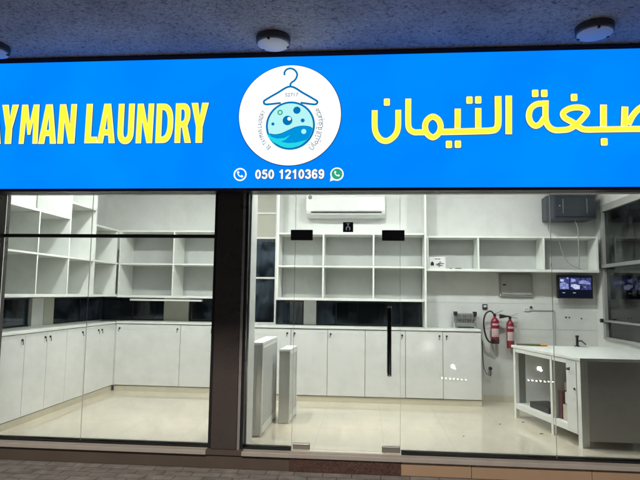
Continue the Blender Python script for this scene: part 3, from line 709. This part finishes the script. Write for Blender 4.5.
sy = (4.78, 5.18, 5.56, 5.94, 6.32, 6.70, 7.115)
for a, b in zip(sy, sy[1:]):
    d = box('door', 'lam', o, -3.348, -3.33, a+.0022, b-.0022, .078, .870, .0015)
    for ly in (5.13, 5.515, 5.605, 6.27, 6.655, 6.745):
        if a < ly < b: lock(d, -3.33, ly, .815, 'X')

# ================================================================== shelves
def shelf_Y(label, x0, x1, y0, y1, zs, divs, t=.02, uprights=None, extra=None):
    o = empty('wall_shelf', label, 'shelf', ((x0+x1)/2, y1, zs[0]), group='white wall shelving')
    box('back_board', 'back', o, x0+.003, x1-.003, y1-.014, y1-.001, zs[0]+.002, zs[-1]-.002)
    for i, z in enumerate(zs):
        tt = .030 if i == 0 else t
        box('shelf_board', 'lamedge', o, x0, x1, y0, y1-.015, z-tt/2, z+tt/2, .0015)
    for x in divs:
        for a, b in zip(zs, zs[1:]):
            box('divider', 'lamedge', o, x-t/2, x+t/2, y0+.0015, y1-.016, a+t/2+.0055, b-t/2-.0005)
    return o
c_sh = shelf_Y('white two row wall shelf in the centre below the air conditioner', -1.105, .695, 6.80, 7.149, (1.235, 1.640, 2.050), (-.545, .078))
for x, za in ((-1.118, 1.22), (.712, .902)): box('upright', 'lamedge', c_sh, x-.012, x+.012, 6.797, 7.149, za, 3.045, .0015)
r_sh = shelf_Y('long white three bay wall shelf at the right above the grey panel and television', .728, 2.775, 6.85, 7.149, (1.615, 2.022), (.745, 1.358, 2.135, 2.762))
b_sh = shelf_Y('white two row wall shelf across the far left corner', -3.328, -1.605, 7.12, 7.549, (1.235, 1.668, 2.110), (-3.316, -2.575))
# left-wall shelf (front edge along y)
o = empty('wall_shelf', 'white wall shelving along the left wall with a taller open bay in the middle', 'shelf', (-3.5, 6, 1.22), group='white wall shelving')
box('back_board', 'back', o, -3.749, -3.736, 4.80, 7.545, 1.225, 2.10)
for z, t in ((1.245, .03), (1.67, .02)): box('shelf_board', 'lamedge', o, -3.735, -3.33, 4.80, 7.1185, z-t/2, z+t/2, .0015)
for a, b in ((4.80, 5.868), (6.475, 7.1185)): box('shelf_board', 'lamedge', o, -3.735, -3.331, a, b, 2.10, 2.12, .0015)
box('shelf_board', 'lamedge', o, -3.735, -3.331, 5.892, 6.448, 2.285, 2.307, .0015)
for y, zt, z0_ in ((4.812, 2.098, 0), (5.30, 2.098, 0), (7.06, 2.098, 0)):
    for a, b in ((1.262, 1.658), (1.682, zt)): box('divider', 'lamedge', o, -3.735, -3.332, y-.01, y+.01, a, b, .001)
for y in (5.88, 6.462): 
    for a, b in ((1.262, 1.658), (1.682, 3.045)): box('upright', 'lamedge', o, -3.735, -3.329, y-.0115, y+.0115, a, b, .001)
# batten below the left corner shelf
q = box('light_batten', 'white', None, -3.16, -2.18, 7.14, 7.20, 1.178, 1.206, .004); tag(q, 'slim white batten fixed under the far left shelf', 'batten')

# ================================================================== things on and around the walls
# air conditioner
o = empty('air_conditioner', 'white wall mounted split air conditioner above the centre shelf', 'air conditioner', (-.28, 7.15, 2.28))
prof = [(7.148, 2.285), (7.148, 2.585), (6.99, 2.585), (6.955, 2.572), (6.945, 2.54), (6.945, 2.365), (6.965, 2.325), (7.03, 2.285)]
MB().prismX(prof, -.785, .225).build('body', 'acw', o, .008)
box('louver_slot', 'black', o, -.72, .18, 6.938, 6.95, 2.338, 2.352)
MB().prismX([(6.935, 2.315), (6.935, 2.325), (6.95, 2.328), (7.02, 2.297), (7.02, 2.287)], -.72, .18).build('louver', 'white', o)
mb = MB(); disc(mb, -.735, 2.535, .026, 6.939, 6.945, 24); bd = mb.build('badge', 'panelgrey', o)
mb = MB(); ring(mb, -.735, 2.535, .020, .004, 6.937, 6.9385, 24); ribbon(mb, [(-.745, 2.535), (-.737, 2.528), (-.725, 2.54)], .004, 6.9365, 6.9385); mb.build('badge_mark', 'black', bd)
# server cabinet
o = empty('network_cabinet', 'dark wall mounted network cabinet with smoked door in the upper right corner', 'cabinet', (2.55, 7.15, 2.26))
box('body', 'navy', o, 2.245, 2.74, 6.80, 7.148, 2.245, 2.545, .004)
MB().prism([(2.215, 7.148), (2.2, 6.93), (2.243, 6.80), (2.243, 7.148)], 2.247, 2.543).build('side_panel', 'navy', o, .002)
box('door', 'navy2', o, 2.27, 2.725, 6.788, 6.799, 2.265, 2.525, .003)
d = MB(); d.box(2.352, 2.356, 6.784, 6.787, 2.31, 2.49); d.box(2.63, 2.634, 6.784, 6.787, 2.31, 2.49); d.build('door_trim', 'alu', o)
MB().lathe([(.001, -.008), (.008, -.008), (.009, 0)], (2.312, 6.786, 2.40), 12, 'Y').build('door_lock', 'chrome', o)
MB().box(2.29, 2.74, 6.86, 7.148, 2.60, 2.66).box(2.34, 2.37, 6.9, 7.148, 2.549, 2.598).box(2.66, 2.69, 6.9, 7.148, 2.549, 2.598).build('top_shelf', 'navy', o, .002)
# cables
def cable(pts, r, label):
    m_ = MB(); m_.tube([tuple(p) for p in smooth_path(pts, n=6)], r, 6); q = m_.build('cable', 'panelgrey'); return tag(q, label, 'cable', 'cables below the network cabinet')
cable([(2.28, 7.10, 2.243), (2.29, 7.11, 2.12), (2.30, 6.84, 2.02), (2.34, 6.835, 1.86), (2.40, 6.84, 1.73), (2.50, 6.85, 1.66), (2.58, 6.88, 1.637)], .0035, 'thin grey cable curving down over the right shelf from the cabinet')
cable([(2.53, 6.90, 2.243), (2.535, 6.835, 2.12), (2.537, 6.83, 1.9), (2.537, 6.84, 1.64)], .006, 'thicker grey cable dropping straight from the cabinet to the right shelf')
# distribution board
o = empty('distribution_board', 'grey electrical distribution board with hinged door under the right shelf', 'electrical panel', (1.87, 7.15, 1.30))
box('box', 'panelgrey', o, 1.665, 2.072, 7.115, 7.149, 1.302, 1.583, .003)
d = box('door', 'panelgrey2', o, 1.685, 2.052, 7.105, 7.114, 1.322, 1.563, .003)
box('latch', 'black', d, 1.70, 1.74, 7.096, 7.104, 1.437, 1.455, .002)
# television
o = empty('television', 'small black television with a security camera view on its screen below the right shelf', 'television', (2.56, 7.15, 1.28))
box('casing', 'black', o, 2.345, 2.765, 7.03, 7.085, 1.285, 1.572, .006)
box('bracket', 'black', o, 2.5, 2.6, 7.086, 7.149, 1.36, 1.48)
s = box('screen', 'scr', o, 2.358, 2.752, 7.026, 7.029, 1.300, 1.560)
def sp(x0, x1, z0, z1, mt, pts=None):
    X = lambda u: 2.358+.394*u
    Z = lambda v: 1.300+.260*v
    P = pts or [(x0, z0), (x1, z0), (x1, z1), (x0, z1)]
    sp.k += 1; MB().prismY([(X(a), Z(b)) for a, b in P], 7.0255-.0004*sp.k, 7.0258-.0004*sp.k+.0002).build('screen_image', mt, s)
sp.k = 0
sp(.02, .32, .36, .93, 'scr4'); sp(.345, .65, .36, .93, 'scr4'); sp(.675, .98, .36, .93, 'scr4'); sp(.02, .32, .03, .32, 'scr'); sp(.345, .65, .03, .32, 'scr')
sp(0, 0, 0, 0, 'scr2', [(.03, .38), (.30, .40), (.28, .62), (.16, .72), (.03, .66)]); sp(0, 0, 0, 0, 'scr3', [(.04, .75), (.14, .72), (.16, .84), (.05, .86)])
sp(0, 0, 0, 0, 'scr3', [(.36, .52), (.50, .38), (.62, .40), (.64, .56), (.50, .62), (.38, .62)]); sp(0, 0, 0, 0, 'scr2', [(.36, .70), (.52, .76), (.50, .86), (.38, .90)])
sp(0, 0, 0, 0, 'scr2', [(.60, .64), (.96, .62), (.93, .74), (.72, .82), (.60, .76)]); sp(0, 0, 0, 0, 'scr2', [(.24, .86), (.29, .86), (.29, .94), (.24, .94)])
sp(.10, .18, .20, .225, 'scr3'); sp(.42, .50, .20, .225, 'scr3'); sp(.74, .82, .48, .505, 'scr2')
# fire extinguishers
def extinguisher(x, y, z, r, h, label, kind):
    o = empty('fire_extinguisher', label, 'fire extinguisher', (x, y, z), group='red fire extinguishers on the wall')
    MB().lathe([(.001, 0), (r*.9, 0), (r, .012), (r, h*.80), (r*.92, h*.86), (r*.6, h*.93), (r*.32, h*.97), (r*.32, h)], (x, y, z), 24).build('cylinder', 'red', o)
    if kind == 1:
        MB().lathe([(r+.001, .0), (r+.001, h*.13)], (x, y, z+.012), 24).build('base_band', 'black', o)
    lb = MB(); k_ = 10; vs = []
    for i in range(k_+1):
        a = rad(-150+120*i/k_)
        for zz in (h*.26, h*.56): vs.append((x+(r+.0015)*math.cos(a), y+(r+.0015)*math.sin(a), z+zz))
    lb.add(vs, [(2*i, 2*i+2, 2*i+3, 2*i+1) for i in range(k_)], True); lb.build('label_sticker', 'paper', o)
    lb = MB(); vs = []
    for i in range(k_+1):
        a = rad(-140+100*i/k_)
        for zz in (h*.68, h*.75): vs.append((x+(r+.0015)*math.cos(a), y+(r+.0015)*math.sin(a), z+zz))
    lb.add(vs, [(2*i, 2*i+2, 2*i+3, 2*i+1) for i in range(k_)], True); lb.build('label_sticker', 'paper', o)
    MB().lathe([(.012, 0), (.018, .004), (.018, .032), (.010, .038)], (x, y, z+h), 14).build('valve', 'black', o)
    hl = MB(); hl.tube([(x-.012, y-.01, z+h+.030), (x+.03, y-.012, z+h+.045), (x+.095, y-.014, z+h+.075)], .0055, 8)
    hl.tube([(x, y-.01, z+h+.018), (x+.05, y-.012, z+h+.020), (x+.085, y-.014, z+h+.012)], .005, 8); hl.build('lever', 'steel', o)
    MB().box(x-r*.4, x+r*.4, y+r+.001, 7.149, z+h*.62, z+h*.68).box(x-.012, x+.012, y+r*.1, 7.149, z+h*.955, z+h*.975).build('wall_bracket', 'steel', o)
    return o
e1 = extinguisher(1.585, 7.055, .715, .050, .335, 'red fire extinguisher with black hose loop, left of the two', 1)
hs = MB(); hs.tube([tuple(p) for p in smooth_path([(1.577, 7.04, 1.075), (1.53, 7.03, 1.115), (1.47, 7.02, 1.085), (1.443, 7.02, .99), (1.452, 7.02, .87), (1.478, 7.02, .78), (1.515, 7.03, .735), (1.540, 7.04, .74)], n=6)], .010, 8); hs.build('hose', 'black', e1)
e2 = extinguisher(1.775, 7.075, .665, .046, .355, 'slimmer red fire extinguisher with black horn, right of the two', 2)
hn = MB(); hn.lathe([(.030, 0), (.028, .01), (.012, .085), (.009, .12)], (1.635, 7.01, 1.055), 16, 'X'); hn.tube([(1.74, 7.01, 1.055), (1.765, 7.03, 1.05)], .009, 8); hn.build('horn', 'black', e2)
# small wall fittings
o = empty('thermostat', 'small black framed wall switch above the fire extinguishers', 'switch', (1.49, 7.15, 1.13))
box('frame', 'black', o, 1.455, 1.515, 7.135, 7.149, 1.135, 1.20, .003); box('button', 'white', o, 1.467, 1.503, 7.128, 7.134, 1.160, 1.187, .002)
o = empty('wall_socket', 'white double wall socket left of the thin conduit under the grey panel', 'socket', (2.0, 7.15, 1.13))
box('plate', 'white', o, 1.965, 2.03, 7.135, 7.149, 1.12, 1.165, .002); MB().box(1.978, 1.984, 7.131, 7.134, 1.137, 1.150).box(2.004, 2.010, 7.131, 7.134, 1.137, 1.150).build('slot', 'black', o)
q = MB().lathe([(.001, -.02), (.012, -.02), (.013, 0), (.001, 0)], (2.052, 7.148, 1.172), 12, 'Y').build('hook', 'black'); tag(q, 'small black wall hook just right of the white double socket', 'hook')
cd = MB(); cd.box(2.032, 2.335, 7.138, 7.149, 1.128, 1.138); cd.box(2.3255, 2.335, 7.138, 7.149, .69, 1.127); q = cd.build('conduit', 'grey2', None); tag(q, 'thin white conduit turning down the wall behind the counter', 'conduit')
for i, (x, z) in enumerate(((2.475, 1.052), (2.515, 1.050), (2.66, 1.038))):
    q = MB().lathe([(.001, -.006), (.008, -.006), (.009, 0), (.001, 0)], (x, 7.149, z), 10, 'Y').build('screw', 'black'); tag(q, ('leftmost', 'middle', 'rightmost')[i]+' of three small dark screws in the wall under the television', 'screw', 'screws in the wall')
o = empty('power_plug', 'black power plug hanging on its thin cord below the left fire extinguisher', 'plug', (1.52, 7.12, .40))
MB().lathe([(.001, -.03), (.016, -.03), (.022, -.01), (.022, .012), (.001, .012)], (1.535, 7.115, .405), 14, 'Y').build('plug_body', 'black', o)
cb = MB(); cb.tube([tuple(p) for p in smooth_path([(1.535, 7.09, .385), (1.53, 7.09, .33), (1.49, 7.10, .335), (1.455, 7.11, .42), (1.447, 7.13, .60), (1.446, 7.135, .74)], n=6)], .004, 6); cb.build('cord', 'black', o)
# insect killer on the counter
o = empty('insect_killer', 'silver grille insect killer with black corner caps at the end of the cupboard top', 'insect killer', (1.25, 7.06, .90))
box('grille', 'panelgrey2', o, 1.115, 1.345, 7.05, 7.12, .915, 1.085, .004)
t_ = MB()
for i in range(11): t_.box(1.12+.02*i, 1.126+.02*i, 7.040, 7.049, .93, 1.07)
t_.box(1.118, 1.342, 7.036, 7.039, 1.00, 1.006); t_.build('grille_bars', 'chrome', o)
box('tray', 'grey', o, 1.118, 1.342, 7.038, 7.049, .925, .965)
cp = MB()
for x in (1.085, 1.335): cp.tube([(x+.015, 7.06, .90), (x+.008, 7.055, .93), (x+.010, 7.055, 1.05)], .014, 10)
cp.build('side_bar', 'chrome', o)
cp = MB()
for x in (1.085, 1.322): cp.box(x, x+.042, 7.032, 7.10, 1.052, 1.105)
cp.build('corner_cap', 'black', o, .004)
# certificate card in the right shelf
o = empty('notice_card', 'white notice card with black symbol in the left bay of the long shelf', 'card', (.85, 6.9, 1.63))
box('card', 'white', o, .765, .965, 6.885, 6.897, 1.631, 1.775, .003)
mb = MB(); y_ = 6.882
mb.box(.783, .823, y_, y_+.002, 1.668, 1.70); mb.prismY([(.783, 1.70), (.823, 1.70), (.803, 1.722)], y_, y_+.002)
for i, (a, b, z) in enumerate(((.845, .90, 1.685), (.87, .945, 1.695), (.86, .93, 1.672), (.835, .865, 1.750), (.868, .90, 1.750), (.885, .91, 1.712), (.880, .900, 1.658))): mb.box(a, b, y_, y_+.002, z-.004, z+.004)
mb.build('print', 'black', o)
q = MB(); q.box(1.09, 1.16, 6.90, 6.94, 1.628, 1.642); q.tube([(1.045, 6.90, 1.634), (1.02, 6.91, 1.634)], .008, 8); q = q.build('remote_control', 'black', None); tag(q, 'small black remote lying in the left bay of the right shelf', 'remote')
# icon sticker on the glass
o = empty('pull_sticker', 'small black square sticker with a white pictogram on the glass over the door', 'sticker', (-.165, 4.69, 1.83))
box('backing', 'black', o, -.209, -.121, 4.690, 4.6935, 1.832, 1.918)
mb = MB(); y_ = 4.688
ribbon(mb, [(-.178, 1.848), (-.180, 1.868), (-.168, 1.880)], .009, y_, y_+.001); ribbon(mb, [(-.152, 1.848), (-.150, 1.868), (-.163, 1.880)], .009, y_-.0003, y_+.001)
disc(mb, -.165, 1.893, .007, y_, y_+.001, 14); ribbon(mb, [(-.180, 1.906), (-.150, 1.906)], .004, y_, y_+.001, sm=False); mb.build('pictogram', 'sgrey', o)

# ================================================================== reception counter (right)
# rotated side: rear-left (1.60,6.27), front-left (1.87,5.08)
o = empty('reception_counter', 'large white counter with grey front panel and open storage side at the right', 'counter', (2.3, 5.6, 0))
RL = Vector((1.600, 6.27, 0)); FL = Vector((1.868, 5.085, 0)); sd = (RL-FL).normalized(); nn = Vector((sd.y, -sd.x, 0))   # nn points to +x (inwards)
if nn.x < 0: nn = -nn
Ls = (RL-FL).length
def side(name, mat, a, b, d0, d1, z0, z1, parent=None, bevel=0):   # a..b along the side from the front, d0..d1 inwards
    c = [FL+sd*a+nn*d0, FL+sd*b+nn*d0, FL+sd*b+nn*d1, FL+sd*a+nn*d1]
    return MB().prism([(q.x, q.y) for q in c][::-1], z0, z1).build(name, mat, parent or o, bevel)
MB().prism([(1.862, 5.070), (2.825, 5.070), (2.825, 6.30), (1.585, 6.30)], .742, .770).build('counter_top', 'lamedge', o, .003)
side('leg', 'lamedge', 0, .055, 0, .05, 0, .738); side('leg', 'lamedge', .455, .49, 0, .035, 0, .738); side('leg', 'lamedge', Ls-.04, Ls, 0, .04, 0, .738)
side('top_rail', 'lamedge', .057, .453, .002, .03, .700, .738); side('top_rail', 'lamedge', .492, Ls-.042, .002, .03, .700, .738)
side('bottom_board', 'lamedge', .057, .453, .002, .45, .10, .155); side('bottom_board', 'lamedge', .492, Ls-.042, .002, .45, .10, .155)
side('inner_panel', 'grey', .05, Ls-.03, .42, .44, .157, .738); side('inner_panel', 'lam', .470, .483, .037, .418, .157, .736)
side('inner_panel', 'grey', Ls-.035, Ls-.02, .045, .418, .157, .736)
d = side('door', 'lam', .060, .212, -.004, .014, .115, .730, bevel=.002)
lk = MB(); pz = FL+sd*.165-nn*.012; lk.lathe([(.001, -.012), (.012, -.012), (.012, .012), (.001, .012)], (pz.x, pz.y, .655), 12, 'X'); lk.tube([(pz.x-.02, pz.y-.02, .66), (pz.x-.02, pz.y-.09, .675)], .006, 6)
pz2 = FL+sd*.085-nn*.008; lk.lathe([(.001, -.006), (.010, -.006), (.010, .006), (.001, .006)], (pz2.x, pz2.y, .49), 12, 'X'); lk.build('lock', 'black', d)
side('inner_panel', 'lam', .214, .228, .02, .41, .157, .736)
box('front_panel', 'grey3', o, 1.935, 2.80, 5.098, 5.116, .055, .738, .002)
box('front_post', 'lamedge', o, 1.902, 1.932, 5.092, 5.14, 0, .738)
box('back_panel', 'lam', o, 1.66, 2.82, 6.262, 6.28, .10, .738)
# things stored in it
def stored(a, b, d0, d1, z0, z1, mat, name, label, cat):
    c = [FL+sd*a+nn*d0, FL+sd*b+nn*d0, FL+sd*b+nn*d1, FL+sd*a+nn*d1]
    q = MB().prism([(u.x, u.y) for u in c][::-1], z0, z1).build(name, mat, None, .006); return tag(q, label, cat)
stored(.62, .98, .05, .26, .157, .215, 'black', 'document_tray', 'flat black tray lying in the wide rear bay of the counter', 'tray')
stored(.56, .64, .28, .40, .157, .50, 'brown', 'cardboard_tube', 'brown cardboard piece leaning at the front end of the wide bay', 'cardboard')
stored(.25, .42, .10, .36, .42, .50, 'brown', 'storage_box', 'brown box on top of the stored goods in the narrow bay', 'box')
stored(.40, .45, .06, .34, .157, .42, 'maroon', 'ledger_book', 'dark maroon upright book in the narrow bay', 'book')
stored(.24, .385, .06, .32, .157, .30, 'cream', 'folded_cloth', 'folded cream cloth at the bottom of the narrow counter bay', 'cloth')
stored(.25, .38, .08, .34, .304, .416, 'white', 'paper_stack', 'white paper stack between folded cloth and brown box', 'paper')
stored(.24, .44, .16, .38, .504, .66, 'black', 'printer', 'black printer in the top of the narrow counter bay', 'printer')
# on the counter
o = empty('paint_brush', 'long olive tool with an orange grip lying on the counter corner', 'tool', (1.8, 6.2, .77))
MB().tube([(1.62, 6.20, .785), (1.86, 6.17, .784)], [.010, .012], 8).build('shaft', 'green', o); MB().tube([(1.862, 6.17, .785), (1.93, 6.16, .785)], [.015, .011], 8).build('grip', 'orange', o)
o = empty('tap', 'small black swan tap standing at the back edge of the counter', 'tap', (2.27, 6.26, .77))
MB().lathe([(.001, 0), (.028, 0), (.026, .008), (.014, .012), (.013, .10), (.018, .102), (.018, .118), (.001, .12)], (2.27, 6.24, .771), 16).build('stem', 'black', o)
MB().tube([(2.27, 6.24, .83), (2.30, 6.20, .835), (2.33, 6.16, .80)], .008, 8).build('spout', 'black', o)
MB().box(2.25, 2.34, 6.14, 6.27, .7705, .776).build('base_plate', 'chrome', o)

# ================================================================== pedestals
def pedestal(x0, x1, y0, y1, h, label, skew):
    o = empty('display_pedestal', label, 'pedestal', ((x0+x1)/2, y0, 0), group='slim white pedestals by the glass')
    MB().prism([(x0, y0), (x1, y0+.004), (x1+skew, y1), (x0+skew, y1)], h-.022, h).build('top', 'lamedge', o, .002)
    # front panel grey, right side frame
    MB().prism([(x0+.006, y0+.006), (x1-.012, y0+.010), (x1-.012, y0+.022), (x0+.006, y0+.022)], .008, h-.024).build('front_panel', 'grey2', o)
    MB().prism([(x1-.010, y0+.008), (x1, y0+.008), (x1, y0+.03), (x1-.010, y0+.03)], 0, h-.024).build('leg', 'lamedge', o)
    MB().prism([(x1+skew-.03, y1-.03), (x1+skew, y1-.03), (x1+skew, y1), (x1+skew-.03, y1)], 0, h-.024).build('leg', 'lamedge', o)
    MB().prism([(x1-.010, y0+.034), (x1-.001, y0+.034), (x1+skew-.006, y1-.034), (x1+skew-.016, y1-.034)], .09, h-.06).build('side_panel', 'back', o)
    MB().prism([(x1-.012, y0+.034), (x1+.001, y0+.034), (x1+skew-.001, y1-.034), (x1+skew-.018, y1-.034)], .02, .086).build('bottom_rail', 'lamedge', o)
    MB().prism([(x1-.012, y0+.034), (x1+.001, y0+.034), (x1+skew-.001, y1-.034), (x1+skew-.018, y1-.034)], h-.056, h-.026).build('top_rail', 'lamedge', o)
    MB().prism([(x0+.004, y0+.03), (x0+.014, y0+.03), (x0+skew+.014, y1-.005), (x0+skew+.004, y1-.005)], .01, h-.026).build('side_panel', 'lam', o)
pedestal(-1.072, -.950, 5.06, 5.85, .846, 'taller slim white pedestal nearest the glass beside the pillar', .005)
pedestal(-.888, -.770, 5.60, 6.05, .736, 'shorter slim white pedestal standing behind the taller one', .015)

# ================================================================== interior ceiling lamps
for i, x in enumerate((-2.75, -1.35, .05, 1.45)):
    o = empty('ceiling_lamp', ('leftmost', 'second from left', 'third from left', 'rightmost')[i]+' of the lit round lamps on the shop ceiling', 'ceiling lamp', (x, 5.45, 3.0), group='lit lamps on the shop ceiling')
    MB().lathe([(.001, .05), (.085, .05), (.085, .012), (.078, .008), (.001, .008)], (x, 5.45, 3.0), 32).build('housing', 'white', o)
    MB().lathe([(.001, .006), (.074, .006), (.074, 0), (.001, 0)], (x, 5.45, 3.0), 32).build('diffuser', 'led', o)

# ================================================================== parked car behind the viewer: its lamps are reflected in the glass
o = empty('parked_car', 'low grey car with lit headlights reflected in the shop glass', 'car', (2.38, -1.0, -.45))
CX0, CX1, CY, GZ = 1.45, 3.32, -1.2, -.45
def CP(pts, x0, x1): return MB().prismX([(CY-a, GZ+b) for a, b in pts], x0, x1)
CP([(0, .22), (.03, .52), (.12, .66), (1.1, .82), (1.9, .84), (4.2, .86), (4.35, .60), (4.3, .22)], CX0, CX1).build('body', 'car', o, .05)
CP([(1.15, .835), (1.85, 1.28), (3.2, 1.30), (4.0, .875)], CX0+.18, CX1-.18).build('cabin', 'navy2', o, .04)
for x in (CX0-.01, CX1-.19):
    for y in (CY-.85, CY-3.5):
        w_ = MB().lathe([(.10, 0), (.31, .01), (.32, .04), (.32, .16), (.31, .19), (.10, .20)], (x, y, GZ+.32), 28, 'X').build('wheel', 'tyre', o)
for x in (1.60, 3.16):
    mb = MB().lathe([(.001, .03), (.034, .03), (.035, 0), (.001, 0)], (x, CY+.0, GZ+.44), 20, 'Y'); mb.lathe([(.001, .03), (.016, .03), (.017, 0), (.001, 0)], (x+.034, CY, GZ+.405), 12, 'Y'); mb.build('headlight', 'head', o)
    for i in range(7):
        MB().lathe([(.001, .02), (.011, .02), (.011, 0), (.001, 0)], (x-.20+i*.072, CY+.012, GZ+.225-.004*i), 10, 'Y').build('led_lamp', 'head', o)

for x, y, s, lb in ((1.62, 6.02, .013, 'dark scrap on the floor by the rear foot of the counter'), (1.66, 5.55, .015, 'dark scrap on the floor beside the middle counter foot'), (1.36, 5.9, .008, 'tiny dark scrap on the open floor left of the counter'), (.9, 5.35, .007, 'tiny speck of litter on the floor behind the middle glass pane')):
    q = MB().prism([(x-s, y-s*.3), (x-s*.2, y-s*.5), (x+s*1.2, y-s*.1), (x+s*.6, y+s*.4), (x-s*.5, y+s*.35)], .0015, .006).build('floor_scrap', 'gap'); tag(q, lb, 'scrap', 'scraps on the shop floor')
# ================================================================== light, world, camera
w = bpy.data.worlds.new('World'); SC.world = w; w.use_nodes = True
nt = w.node_tree; nt.nodes.clear()
ow = nt.nodes.new('ShaderNodeOutputWorld'); bg = nt.nodes.new('ShaderNodeBackground'); sk = nt.nodes.new('ShaderNodeTexSky')
sk.sky_type = 'NISHITA'; sk.sun_disc = False; sk.sun_elevation = rad(18); sk.sun_rotation = rad(200)
bg.inputs[1].default_value = .034
nt.links.new(sk.outputs[0], bg.inputs[0]); nt.links.new(bg.outputs[0], ow.inputs[0])
# street lamp out on the road, warm
SL_ = empty('street_lamp', 'warm street lamp on a tall pole at the kerb behind the viewer', 'street lamp', (-1.2, -2.2, -.45))
MB().tube([(-1.2, -2.2, -.45), (-1.2, -2.2, 5.4), (-1.2, -2.05, 6.0), (-1.2, -1.6, 6.25)], [.07, .05, .045, .04], 12).build('pole', 'panelgrey', SL_)
MB().box(-1.32, -1.08, -1.65, -1.05, 6.22, 6.29).build('lamp_head', 'panelgrey', SL_, .01)
ld = bpy.data.lights.new('lamp_light', 'AREA'); ld.shape = 'RECTANGLE'; ld.size = .2; ld.size_y = .5; ld.energy = 1000; ld.color = (1, .85, .70)
lo = bpy.data.objects.new('lamp_light', ld); link(lo, SL_); lo.location = (0, .60, 6.60); lo.rotation_euler = (rad(28), 0, 0)

cam = bpy.data.cameras.new('camera'); co = bpy.data.objects.new('camera', cam); link(co)
cam.sensor_width = 36; cam.lens = 30.89; cam.clip_start = .05; cam.clip_end = 300
Rr = Vector((.996303, .084875, .013314)); Dd = Vector((.004902, .098561, -.995119)); Ff = Vector((-.085773, .991505, .09778))
mt = Matrix((Rr, -Dd, -Ff)).transposed().to_4x4(); mt.translation = (0, 0, 1.3); co.matrix_world = mt
SC.camera = co
SC.view_settings.view_transform = 'Standard'; SC.view_settings.look = 'None'; SC.view_settings.exposure = 0; SC.view_settings.gamma = 1
SC.view_settings.use_curve_mapping = False
SC.cycles.use_denoising = True
SC.cycles.max_bounces = 10; SC.cycles.transparent_max_bounces = 16; SC.cycles.caustics_reflective = False; SC.cycles.caustics_refractive = False
SC.cycles.sample_clamp_indirect = 6
